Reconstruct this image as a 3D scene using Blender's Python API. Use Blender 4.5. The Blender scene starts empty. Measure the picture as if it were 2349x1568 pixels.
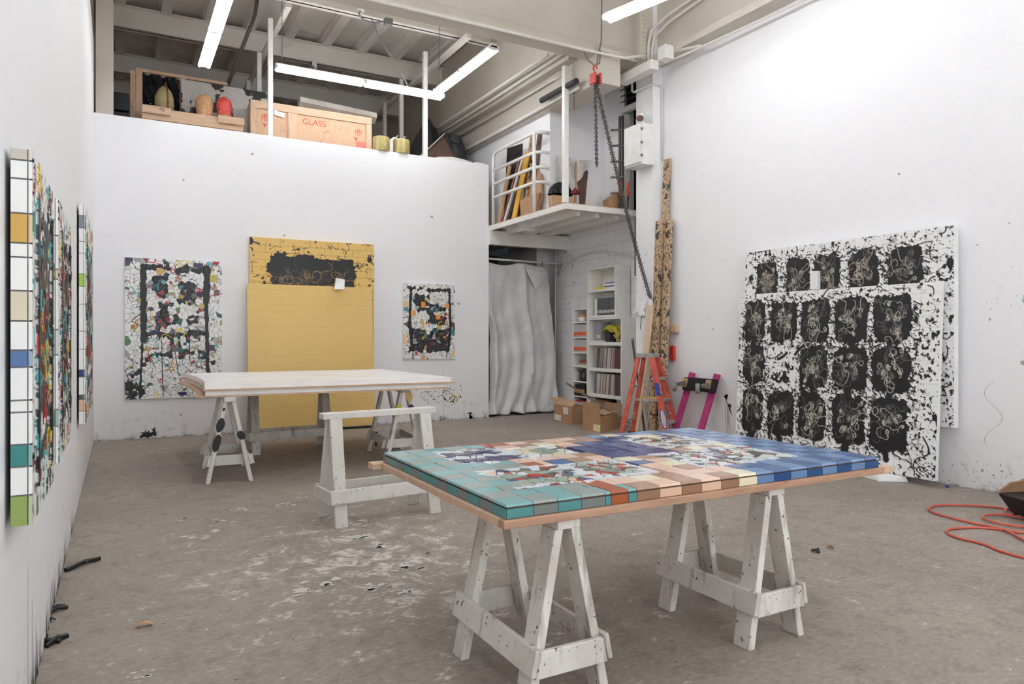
import bpy, bmesh, math, random
import numpy as np
from mathutils import Vector, Matrix
C = bpy.context.scene.collection
RNG = random.Random(7)
NP = np.random.default_rng(11)
PI = math.pi
V = Vector

# ------------------------------------------------------------------ camera
F, CX, HY, EYE = 1629.0, 1174.5, 775.0, 1.3
TH = math.atan(902 / F)
sT, cT = math.sin(TH), math.cos(TH)
def ray(px, py):
    a = (px - CX) / F; b = (HY - py) / F
    return (sT + a * cT, cT - a * sT, b)
def onX(px, py, X):
    r = ray(px, py); k = X / r[0]; return V((X, k * r[1], EYE + k * r[2]))
def onY(px, py, Y):
    r = ray(px, py); k = Y / r[1]; return V((k * r[0], Y, EYE + k * r[2]))
def onZ(px, py, Z=0.0):
    r = ray(px, py); k = (Z - EYE) / r[2]; return V((k * r[0], k * r[1], Z))
cam_d = bpy.data.cameras.new('camera'); cam = bpy.data.objects.new('camera', cam_d); C.objects.link(cam)
cam.location = (0, 0, EYE); cam.rotation_euler = (PI / 2, 0, -TH)
cam_d.sensor_width = 36; cam_d.sensor_fit = 'HORIZONTAL'; cam_d.lens = F / 2349 * 36
cam_d.shift_y = -9 / 2349; cam_d.clip_start = 0.05; cam_d.clip_end = 100
bpy.context.scene.camera = cam

# ------------------------------------------------------------------ colours and materials
def lin(c):
    f = lambda v: (v / 12.92 if v <= 0.04045 else ((v + 0.055) / 1.055) ** 2.4)
    return tuple(f(x / 255.0) for x in c)
def rgba(c): return (*lin(c), 1.0)

class NT:
    def __init__(s, name):
        s.m = bpy.data.materials.new(name); s.m.use_nodes = True
        s.t = s.m.node_tree; s.b = s.t.nodes['Principled BSDF']; s.co = None
    def n(s, typ, **k):
        x = s.t.nodes.new(typ)
        for a, v in k.items(): setattr(x, a, v)
        return x
    def l(s, a, b): s.t.links.new(a, b)
    def coord(s, sc=(1, 1, 1)):
        if s.co is None: s.co = s.n('ShaderNodeTexCoord')
        mp = s.n('ShaderNodeMapping'); mp.inputs['Scale'].default_value = sc
        s.l(s.co.outputs['Object'], mp.inputs['Vector']); return mp.outputs[0]
    def noise(s, scale, detail=4, sc=(1, 1, 1), rough=0.55, dist=0.0):
        x = s.n('ShaderNodeTexNoise'); x.inputs['Scale'].default_value = scale
        x.inputs['Detail'].default_value = detail; x.inputs['Roughness'].default_value = rough
        x.inputs['Distortion'].default_value = dist
        s.l(s.coord(sc), x.inputs['Vector']); return x.outputs['Fac']
    def rng(s, v, lo, hi, a=0.0, b=1.0):
        x = s.n('ShaderNodeMapRange'); x.inputs[1].default_value = lo; x.inputs[2].default_value = hi
        x.inputs[3].default_value = a; x.inputs[4].default_value = b
        s.l(v, x.inputs[0]); return x.outputs[0]
    def mul(s, a, b):
        x = s.n('ShaderNodeMath', operation='MULTIPLY'); s.l(a, x.inputs[0])
        if isinstance(b, (int, float)): x.inputs[1].default_value = b
        else: s.l(b, x.inputs[1])
        return x.outputs[0]
    def mix(s, fac, a, b):
        x = s.n('ShaderNodeMix', data_type='RGBA')
        if isinstance(fac, (int, float)): x.inputs[0].default_value = fac
        else: s.l(fac, x.inputs[0])
        for k, v in ((6, a), (7, b)):
            if isinstance(v, tuple): x.inputs[k].default_value = v
            else: s.l(v, x.inputs[k])
        return x.outputs[2]
    def out(s, col, rough=0.6, metal=0.0, bump=None, bstr=0.2, bdist=0.002):
        if isinstance(col, tuple): s.b.inputs['Base Color'].default_value = col
        else: s.l(col, s.b.inputs['Base Color'])
        s.b.inputs['Roughness'].default_value = rough; s.b.inputs['Metallic'].default_value = metal
        if bump is not None:
            x = s.n('ShaderNodeBump'); x.inputs['Strength'].default_value = bstr; x.inputs['Distance'].default_value = bdist
            s.l(bump, x.inputs['Height']); s.l(x.outputs[0], s.b.inputs['Normal'])
        return s.m

def plain(name, c, rough=0.55, metal=0.0):
    t = NT(name); nz = t.noise(14, 3)
    d = tuple(max(0, x - 9) for x in c)
    return t.out(t.mix(t.rng(nz, 0.35, 0.65), rgba(c), rgba(d)), rough, metal)
def spotty(name, base, spots, rough=0.6, bump=False, metal=0.0):
    """base colour with layers of noise patches: (colour, scale, lo, hi, detail, strength[, stretch])"""
    t = NT(name); col = rgba(base); nz = None
    for sp in spots:
        c, scale, lo, hi, det, st = sp[:6]
        nz = t.noise(scale, det, sp[6] if len(sp) > 6 else (1, 1, 1))
        f = t.mul(t.rng(nz, lo, hi), st)
        col = t.mix(f, col, rgba(c))
    return t.out(col, rough, metal, nz if bump else None)
def wood(name, c1, c2, axis=0, rough=0.6, knots=True):
    t = NT(name); st = [9, 9, 9]; st[axis] = 0.9
    g = t.noise(6, 5, tuple(st), 0.6, 0.6)
    col = t.mix(t.rng(g, 0.32, 0.68), rgba(c1), rgba(c2))
    if knots:
        k = t.noise(4.5, 2); col = t.mix(t.mul(t.rng(k, 0.70, 0.76), 0.7), col, rgba(tuple(x * 0.55 for x in c1)))
    return t.out(col, rough)

WALLC = (239, 239, 241)
def wall_mat(name, dirt=1.0, brick=False):
    t = NT(name); cache = t.noise(11, 4, (1, 1, 1), 0.62)
    col = t.mix(t.rng(cache, 0.3, 0.7), rgba(WALLC), rgba((236, 236, 239)))
    sep = t.n('ShaderNodeSeparateXYZ'); g = t.n('ShaderNodeNewGeometry'); t.l(g.outputs['Position'], sep.inputs[0])
    low = t.rng(sep.outputs[2], 0.01, 0.42, 1.0, 0.0)
    f = t.mul(t.mul(t.rng(cache, 0.54, 0.70), low), 0.55 * dirt)
    col = t.mix(f, col, rgba((110, 104, 98)))
    vlow = t.rng(sep.outputs[2], 0.0, 0.03, 1.0, 0.0)
    col = t.mix(t.mul(t.mul(t.rng(cache, 0.40, 0.56), vlow), 0.9 * dirt), col, rgba((58, 52, 46)))
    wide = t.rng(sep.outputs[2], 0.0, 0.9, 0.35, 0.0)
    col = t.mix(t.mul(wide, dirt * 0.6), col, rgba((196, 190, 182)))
    if brick:
        b = t.n('ShaderNodeTexBrick'); b.inputs['Scale'].default_value = 1.0
        b.inputs['Mortar Size'].default_value = 0.006; b.inputs['Brick Width'].default_value = 0.4
        b.inputs['Row Height'].default_value = 0.2; b.inputs['Mortar Smooth'].default_value = 0.6
        cb = t.n('ShaderNodeCombineXYZ'); t.l(sep.outputs[1], cb.inputs[0]); t.l(sep.outputs[2], cb.inputs[1])
        t.l(cb.outputs[0], b.inputs['Vector'])
        col = t.mix(t.mul(b.outputs['Fac'], 0.5), col, rgba((178, 176, 172)))
    return t.out(col, 0.62)

def floor_mat():
    t = NT('worn_concrete')
    n1 = t.noise(0.7, 3); n2 = t.noise(6.5, 6, (1, 1, 1), 0.72, 0.4); n3 = t.noise(26, 4, (1, 1.7, 1), 0.7)
    col = t.mix(t.rng(n1, 0.36, 0.64), rgba((144, 134, 126)), rgba((158, 147, 137)))
    col = t.mix(t.mul(t.rng(n2, 0.50, 0.34), 0.6), col, rgba((118, 107, 99)))
    col = t.mix(t.mul(t.rng(n3, 0.52, 0.66), 0.42), col, rgba((180, 172, 164)))
    col = t.mix(t.mul(t.rng(n3, 0.44, 0.30), 0.48), col, rgba((92, 83, 76)))
    # old white paint, thickest on the walkway between the trestles
    sep = t.n('ShaderNodeSeparateXYZ'); g = t.n('ShaderNodeNewGeometry'); t.l(g.outputs['Position'], sep.inputs[0])
    def bump1(o, c, w):
        x = t.n('ShaderNodeMath', operation='SUBTRACT'); t.l(o, x.inputs[0]); x.inputs[1].default_value = c
        a = t.n('ShaderNodeMath', operation='ABSOLUTE'); t.l(x.outputs[0], a.inputs[0])
        return t.rng(a.outputs[0], 0.0, w, 1.0, 0.0)
    zone = t.mul(bump1(sep.outputs[0], 1.25, 1.3), bump1(sep.outputs[1], 4.0, 2.0))
    def madd(a, k, b):
        x = t.n('ShaderNodeMath', operation='MULTIPLY_ADD'); t.l(a, x.inputs[0]); x.inputs[1].default_value = k; t.l(b, x.inputs[2]); return x.outputs[0]
    v = madd(zone, 0.15, madd(n3, 0.35, n2))
    col = t.mix(t.mul(t.rng(v, 0.80, 0.92), 0.72), col, rgba((226, 222, 216)))
    n4 = t.noise(19, 3, (1, 1, 1), 0.6)
    col = t.mix(t.mul(t.rng(n4, 0.715, 0.74), 0.8), col, rgba((222, 218, 210)))
    col = t.mix(t.mul(t.rng(n4, 0.285, 0.265), 0.85), col, rgba((56, 50, 47)))
    return t.out(col, 0.62, 0, n3, 0.2, 0.004)

def colattr(name, rough=0.45):
    t = NT(name); a = t.n('ShaderNodeAttribute'); a.attribute_name = 'Col'
    return t.out(a.outputs['Color'], rough)
def objcol(name, rough=0.55):
    t = NT(name); a = t.n('ShaderNodeObjectInfo'); nz = t.noise(60, 3)
    c = t.mix(t.mul(t.rng(nz, 0.5, 0.7), 0.25), a.outputs['Color'], rgba((120, 112, 104)))
    return t.out(c, rough)

m_wall = wall_mat('white_wall_paint'); m_wallr = wall_mat('white_wall_paint_scuffed', 1.0)
m_brick = wall_mat('white_painted_block', 0.8, True)
m_floor = floor_mat()
m_ceil = spotty('cream_ceiling_paint', (206, 198, 188), [((194, 186, 175), 1.4, 0.4, 0.65, 4, 0.7), ((158, 148, 138), 9, 0.66, 0.74, 6, 0.35)], 0.6)
m_deck = spotty('lightened_ceiling_paint', (234, 230, 224), [((222, 216, 208), 1.4, 0.4, 0.65, 3, 0.6), ((170, 162, 152), 9, 0.66, 0.74, 4, 0.3)], 0.6)  # same ceiling paint, light put into its colour where lamps barely reach
m_steel = spotty('white_steel_paint', (226, 223, 218), [((212, 207, 200), 3, 0.45, 0.65, 4, 0.6), ((120, 108, 98), 22, 0.70, 0.75, 4, 0.5)], 0.45)
m_white = plain('white_enamel', (234, 233, 230), 0.35)
m_shelf = plain('white_melamine', (236, 235, 231), 0.35)
m_horse = spotty('chipped_white_trestle_paint', (216, 213, 208), [((204, 199, 192), 5, 0.42, 0.62, 4, 0.6), ((142, 134, 126), 16, 0.60, 0.72, 5, 0.7, (1, 1, 0.35)), ((92, 70, 54), 52, 0.665, 0.70, 3, 0.9)], 0.6, True)
m_horse2 = spotty('grubby_white_trestle_paint', (220, 216, 209), [((188, 181, 172), 4, 0.44, 0.66, 5, 0.7), ((128, 119, 110), 12, 0.56, 0.70, 5, 0.7, (1.6, 1.6, 0.25)), ((84, 64, 50), 46, 0.65, 0.69, 3, 0.9)], 0.62, True)
m_ply = wood('pale_plywood_edge', (206, 178, 150), (184, 150, 122), 0)
m_pine = wood('raw_pine', (212, 184, 158), (192, 158, 128), 0)
m_pinez = wood('raw_pine_upright', (212, 184, 158), (192, 158, 128), 2)
m_crate = wood('crate_plywood', (208, 174, 142), (190, 154, 124), 2)
m_pinef = wood('pinkish_frame_timber', (188, 150, 124), (164, 124, 100), 0)
m_plank = spotty('splattered_plank', (196, 168, 136), [((178, 150, 120), 4, 0.4, 0.6, 4, 0.7, (4, 4, 0.4)), ((84, 72, 62), 30, 0.555, 0.585, 3, 0.9), ((60, 54, 50), 7.5, 0.565, 0.585, 4, 0.95)], 0.6)
m_plankb = spotty('bare_plank', (222, 196, 166), [((206, 178, 148), 4, 0.4, 0.6, 4, 0.7, (4, 4, 0.4)), ((120, 100, 84), 22, 0.68, 0.71, 3, 0.8)], 0.6)
m_card = spotty('cardboard', (176, 138, 104), [((164, 126, 92), 5, 0.4, 0.65, 4, 0.8)], 0.7)
m_cardl = spotty('pale_cardboard', (190, 154, 120), [((176, 140, 106), 5, 0.4, 0.65, 4, 0.8)], 0.7)
m_cardd = spotty('inner_cardboard', (150, 116, 86), [((136, 104, 76), 6, 0.4, 0.65, 4, 0.8)], 0.75)
m_label = plain('paper_label', (232, 230, 222), 0.6)
m_cream = plain('cream_label', (232, 224, 176), 0.6)
m_black = plain('matt_black', (26, 25, 26), 0.5)
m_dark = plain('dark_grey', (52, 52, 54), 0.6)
m_darkbrown = spotty('brown_black_slat', (52, 44, 42), [((34, 30, 34), 6, 0.4, 0.6, 3, 0.8)], 0.6)
m_grey = plain('mid_grey', (134, 133, 132), 0.5)
m_metal = plain('dull_steel', (142, 140, 138), 0.38, 0.85)
m_chain = plain('dark_chain_steel', (104, 102, 100), 0.36, 0.8)
m_alu = spotty('paint_spattered_aluminium', (150, 146, 140), [((214, 208, 200), 28, 0.56, 0.62, 4, 0.8), ((88, 82, 76), 18, 0.6, 0.68, 4, 0.7)], 0.5)
m_orange = plain('orange_tool_plastic', (234, 96, 34), 0.45)
m_red = spotty('red_hoist_enamel', (206, 62, 48), [((176, 46, 38), 8, 0.45, 0.6, 3, 0.7)], 0.4)
m_ladder = spotty('spattered_red_fibreglass', (192, 82, 64), [((222, 116, 92), 9, 0.48, 0.62, 5, 0.6, (2, 2, 0.5)), ((150, 56, 44), 7, 0.55, 0.65, 4, 0.6), ((232, 212, 200), 34, 0.655, 0.69, 3, 0.9)], 0.5)
m_pink = plain('magenta_paint', (176, 56, 116), 0.5)
m_carpet = spotty('black_carpet', (30, 29, 30), [((44, 42, 42), 90, 0.45, 0.6, 3, 0.8)], 0.95)
m_yellow = plain('yellow_paint', (222, 172, 64), 0.5)
m_ochre = plain('yellow_ochre', (226, 190, 110), 0.4)
m_vinyl = spotty('white_sheet_plastic', (216, 216, 214), [((196, 197, 199), 2.4, 0.4, 0.62, 5, 0.8), ((232, 231, 228), 6, 0.55, 0.7, 5, 0.6)], 0.42)
m_blackplastic = plain('shiny_black_film', (50, 52, 58), 0.2)
m_tarp = spotty('dark_wrapping', (48, 49, 54), [((70, 71, 76), 5, 0.5, 0.66, 4, 0.8)], 0.4)
m_foam = plain('white_foam', (240, 240, 240), 0.7)
m_brass = spotty('brassy_paper', (180, 166, 112), [((140, 126, 80), 5, 0.45, 0.65, 5, 0.8), ((214, 204, 150), 9, 0.56, 0.68, 4, 0.7)], 0.35, False, 0.35)
m_brownp = spotty('brown_board', (110, 82, 72), [((92, 68, 60), 4, 0.4, 0.6, 4, 0.8)], 0.55)
m_gourd = spotty('mossy_gourd', (150, 140, 96), [((120, 116, 70), 5, 0.42, 0.62, 4, 0.8), ((170, 112, 56), 4, 0.60, 0.7, 3, 0.8)], 0.45)
m_rustedge = plain('rust_red', (124, 62, 34), 0.6)
m_tanclay = spotty('tan_clay', (206, 164, 120), [((184, 140, 98), 26, 0.45, 0.6, 4, 0.8)], 0.55, True)
m_redclay = spotty('red_glaze', (206, 74, 66), [((230, 150, 138), 22, 0.56, 0.68, 4, 0.7)], 0.4, True)
m_conc = spotty('grey_slab', (186, 180, 172), [((164, 157, 148), 7, 0.42, 0.62, 5, 0.8), ((214, 210, 204), 9, 0.6, 0.7, 4, 0.7)], 0.7)
m_gesso = spotty('gesso_white', (244, 244, 243), [((232, 231, 229), 3, 0.45, 0.62, 4, 0.7)], 0.42)
m_gessotop = spotty('gesso_streaked', (246, 246, 246), [((226, 219, 208), 1.1, 0.5, 0.62, 6, 0.75, (1, 6, 1)), ((214, 214, 216), 2.0, 0.6, 0.7, 4, 0.5, (1, 4, 1))], 0.38)
m_cord = plain('orange_cord', (206, 98, 78), 0.45)
m_pipe = plain('painted_conduit', (224, 221, 214), 0.4)
m_darkpipe = plain('dark_iron_pipe', (92, 84, 80), 0.5)
m_paintblack = plain('black_paint', (22, 22, 23), 0.4)
m_paintyel = plain('yellow_spray', (196, 196, 60), 0.5)
m_paintblue = plain('blue_spray', (150, 196, 214), 0.5)
m_stain = plain('grey_smear', (168, 166, 164), 0.6)
m_paper = plain('crumpled_paper', (214, 210, 204), 0.6)
m_rec = objcol('record_sleeve'); m_book = objcol('book_cover')
m_binder = plain('grey_binder', (190, 188, 190), 0.5)
m_bag = spotty('olive_yellow_cloth', (184, 172, 56), [((140, 130, 36), 6, 0.45, 0.62, 4, 0.8)], 0.7)
m_glasspiece = plain('greenish_mirror', (150, 164, 152), 0.12, 0.4)
m_col = colattr('painted_surface', 0.42)
m_tile = colattr('glazed_tile', 0.16)
m_side = colattr('glazed_edge_tile', 0.2)
m_substrate = spotty('brown_substrate', (104, 78, 62), [((70, 54, 44), 20, 0.4, 0.6, 4, 0.8)], 0.8)
m_crimson = plain('crimson_stencil', (206, 82, 70), 0.6)
m_salmon = plain('salmon_sticker', (246, 128, 112), 0.5)
m_bluetag = plain('blue_sticker', (48, 72, 156), 0.4)
def emit(name, c, s):
    t = NT(name); t.b.inputs['Base Color'].default_value = (1, 1, 1, 1)
    t.b.inputs['Emission Color'].default_value = (*c, 1); t.b.inputs['Emission Strength'].default_value = s
    return t.m
TUBE_W = 27.0
m_tube = emit('fluorescent_glow', (0.945, 0.975, 1.0), TUBE_W)
m_tube_far = emit('unseen_strip_glow', (0.945, 0.975, 1.0), 19.5)
def brickmat(name, base, line, rw, rh, mort):
    t = NT(name); b = t.n('ShaderNodeTexBrick'); b.inputs['Scale'].default_value = 1
    b.inputs['Brick Width'].default_value = rw; b.inputs['Row Height'].default_value = rh
    b.inputs['Mortar Size'].default_value = mort; b.inputs['Mortar Smooth'].default_value = 0.3
    sep = t.n('ShaderNodeSeparateXYZ'); t.l(t.coord(), sep.inputs[0])
    cb = t.n('ShaderNodeCombineXYZ'); t.l(sep.outputs[0], cb.inputs[0]); t.l(sep.outputs[2], cb.inputs[1]); t.l(cb.outputs[0], b.inputs['Vector'])
    f = t.rng(t.noise(2.0, 2, (0.5, 1, 1.6)), 0.35, 0.6, 0.15, 1.0)
    col = t.mix(t.mul(b.outputs['Fac'], f), rgba(base), rgba(line))
    return t.out(col, 0.42, 0, t.rng(b.outputs['Fac'], 0, 1, 1, 0), 0.35, 0.003)
m_yelltile = brickmat('yellow_tile_courses', (226, 192, 116), (206, 174, 106), 0.43, 0.1025, 0.0026)
# ------------------------------------------------------------------ mesh builder
class MB:
    def __init__(s): s.v = []; s.f = []; s.m = []; s.c = []
    def add(s, vs, fs, m=0, c=None):
        o = len(s.v); s.v += [V(p) for p in vs]
        for f in fs: s.f.append([o + i for i in f]); s.m.append(m); s.c.append(c)
        return s
    def hexa(s, p, m=0, c=None):    # p: 4 bottom (ccw) + 4 top
        return s.add(p, [(3, 2, 1, 0), (4, 5, 6, 7), (0, 1, 5, 4), (1, 2, 6, 5), (2, 3, 7, 6), (3, 0, 4, 7)], m, c)
    def box(s, x0, x1, y0, y1, z0, z1, m=0, c=None):
        return s.hexa([(x0, y0, z0), (x1, y0, z0), (x1, y1, z0), (x0, y1, z0), (x0, y0, z1), (x1, y0, z1), (x1, y1, z1), (x0, y1, z1)], m, c)
    def obox(s, ce, sz, R=None, m=0, c=None):
        R = R or Matrix.Identity(3); hx, hy, hz = sz[0] / 2, sz[1] / 2, sz[2] / 2
        P = [(-hx, -hy, -hz), (hx, -hy, -hz), (hx, hy, -hz), (-hx, hy, -hz), (-hx, -hy, hz), (hx, -hy, hz), (hx, hy, hz), (-hx, hy, hz)]
        return s.hexa([V(ce) + R @ V(p) for p in P], m, c)
    def bar(s, p0, p1, w, t, side=(1, 0, 0), m=0, c=None):
        """straight board from p0 to p1, w wide along side, t thick across"""
        p0 = V(p0); p1 = V(p1); d = (p1 - p0).normalized(); a = V(side); a = (a - d * a.dot(d)).normalized(); b = d.cross(a)
        P = []
        for p in (p0, p1):
            P += [p - a * w / 2 - b * t / 2, p + a * w / 2 - b * t / 2, p + a * w / 2 + b * t / 2, p - a * w / 2 + b * t / 2]
        return s.hexa(P, m, c)
    def tube(s, pts, r, n=8, m=0, closed=False):
        pts = [V(p) for p in pts]; N = len(pts); rings = []; prev = None
        for i, p in enumerate(pts):
            a = pts[(i - 1) % N] if (i > 0 or closed) else p; b = pts[(i + 1) % N] if (i < N - 1 or closed) else p
            d = (b - a).normalized()
            if prev is None:
                u = d.orthogonal().normalized()
            else:
                u = (prev - d * prev.dot(d)); u = u.normalized() if u.length > 1e-6 else d.orthogonal().normalized()
            prev = u; w = d.cross(u)
            rings.append([p + (u * math.cos(2 * PI * k / n) + w * math.sin(2 * PI * k / n)) * r for k in range(n)])
        vs = [q for R in rings for q in R]; fs = []
        for i in range(N if closed else N - 1):
            j = (i + 1) % N
            for k in range(n): fs.append((i * n + k, i * n + (k + 1) % n, j * n + (k + 1) % n, j * n + k))
        if not closed: fs += [tuple(reversed(range(n))), tuple((N - 1) * n + k for k in range(n))]
        return s.add(vs, fs, m)
    def lathe(s, prof, ce, n=20, m=0, sx=1, sy=1):
        ce = V(ce); vs = []; fs = []
        for r, z in prof:
            for k in range(n): vs.append(ce + V((r * sx * math.cos(2 * PI * k / n), r * sy * math.sin(2 * PI * k / n), z)))
        for i in range(len(prof) - 1):
            for k in range(n): fs.append((i * n + k, i * n + (k + 1) % n, (i + 1) * n + (k + 1) % n, (i + 1) * n + k))
        fs += [tuple(reversed(range(n))), tuple((len(prof) - 1) * n + k for k in range(n))]
        return s.add(vs, fs, m)
    def cyl(s, p0, p1, r, n=14, m=0): return s.tube([p0, p1], r, n, m)
    def prism(s, poly, h, fr, m=0, c=None, mside=None):
        """poly: 2D points; fr(u, v, w) -> 3D; extruded from w=0 to h"""
        n = len(poly); vs = [fr(u, v, 0) for u, v in poly] + [fr(u, v, h) for u, v in poly]
        s.add(vs, [tuple(range(n, 2 * n))], m, c)
        o = len(s.v) - 2 * n
        for k in range(n):
            s.f.append([o + k, o + (k + 1) % n, o + n + (k + 1) % n, o + n + k]); s.m.append(m if mside is None else mside); s.c.append(c)
        return s
    def flat(s, poly, fr, m=0, c=None):
        return s.add([fr(u, v, 0) for u, v in poly], [tuple(range(len(poly)))], m, c)
    def grid(s, nu, nv, fn, m=0, c=None):
        vs = [fn(i / nu, j / nv) for j in range(nv + 1) for i in range(nu + 1)]
        fs = [(j * (nu + 1) + i, j * (nu + 1) + i + 1, (j + 1) * (nu + 1) + i + 1, (j + 1) * (nu + 1) + i) for j in range(nv) for i in range(nu)]
        return s.add(vs, fs, m, c)

OFF = {}
def build(name, mb, mats, parent=None, smooth=False, bevel=0.0, base=None, solid=0.0):
    if not isinstance(mats, (list, tuple)): mats = [mats]
    me = bpy.data.meshes.new(name)
    if parent is not None: off = OFF[parent.name]
    elif base is not None: off = V(base)
    else:
        lo = V((min(p.x for p in mb.v), min(p.y for p in mb.v), min(p.z for p in mb.v)))
        hi = V((max(p.x for p in mb.v), max(p.y for p in mb.v), max(p.z for p in mb.v)))
        off = V(((lo.x + hi.x) / 2, (lo.y + hi.y) / 2, lo.z))
    me.from_pydata([tuple(p - off) for p in mb.v], [], mb.f); 
    for x in mats: me.materials.append(x)
    me.polygons.foreach_set('material_index', mb.m)
    if any(c is not None for c in mb.c):
        a = me.color_attributes.new('Col', 'FLOAT_COLOR', 'CORNER'); arr = []
        for f, c in zip(mb.f, mb.c): arr += list((*(c or (0.5, 0.5, 0.5)), 1.0)) * len(f)
        a.data.foreach_set('color', arr)
    bm = bmesh.new(); bm.from_mesh(me); bmesh.ops.recalc_face_normals(bm, faces=bm.faces); bm.to_mesh(me); bm.free()
    if smooth: me.polygons.foreach_set('use_smooth', [True] * len(me.polygons))
    me.update()
    o = bpy.data.objects.new(name, me); C.objects.link(o)
    if parent is not None: o.parent = parent
    else: o.location = off
    OFF[o.name] = off
    if solid:
        k = o.modifiers.new('t', 'SOLIDIFY'); k.thickness = solid; k.offset = 0
    if bevel:
        k = o.modifiers.new('b', 'BEVEL'); k.width = bevel; k.segments = 2; k.limit_method = 'ANGLE'; k.angle_limit = 0.6
    if smooth and not solid:
        pass
    return o
def tag(o, label, cat, group=None):
    o['label'] = label; o['category'] = cat
    if group: o['group'] = group
    return o
def thing(name, label, cat, loc, group=None):
    o = bpy.data.objects.new(name, None); C.objects.link(o); o.location = loc; o.empty_display_size = 0.1
    OFF[o.name] = V(loc); return tag(o, label, cat, group)
def solo(name, mb, mats, label, cat, group=None, **k): return tag(build(name, mb, mats, **k), label, cat, group)
def struct(name, mb, mats, **k):
    o = build(name, mb, mats, **k); o['kind'] = 'structure'; return o
def copy_tree(o, parent=None):
    c = o.copy(); C.objects.link(c); OFF[c.name] = OFF[o.name]
    if parent is not None: c.parent = parent
    for ch in list(o.children): copy_tree(ch, c)
    return c
def rotz(a): return Matrix.Rotation(a, 3, 'Z')
def splat(mb, fr, u, v, r, m, spikes=0.5, n=22, drips=0, rng=RNG, ar=1.0):
    """irregular paint mark lying on a surface frame fr(u, v, w)"""
    pts = []
    for k in range(n):
        a = 2 * PI * k / n; q = r * (1 - spikes * 0.5 + spikes * rng.random())
        pts.append((u + q * math.cos(a), v + q * ar * math.sin(a)))
    mb.flat(pts, fr, m)
    for d in range(drips):
        x = u + (rng.random() - 0.5) * r * 1.4; L = r * (1 + 3 * rng.random()); w = 0.004 + 0.003 * rng.random()
        mb.flat([(x - w, v), (x + w, v), (x + w * 0.7, v - L), (x - w * 0.7, v - L)], fr, m)
def spray(mb, fr, u, v, su, sv, n, r0, r1, m, rng=RNG):
    for _ in range(n):
        splat(mb, fr, rng.gauss(u, su), rng.gauss(v, sv), rng.uniform(r0, r1), m, 0.5, 7)

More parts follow.
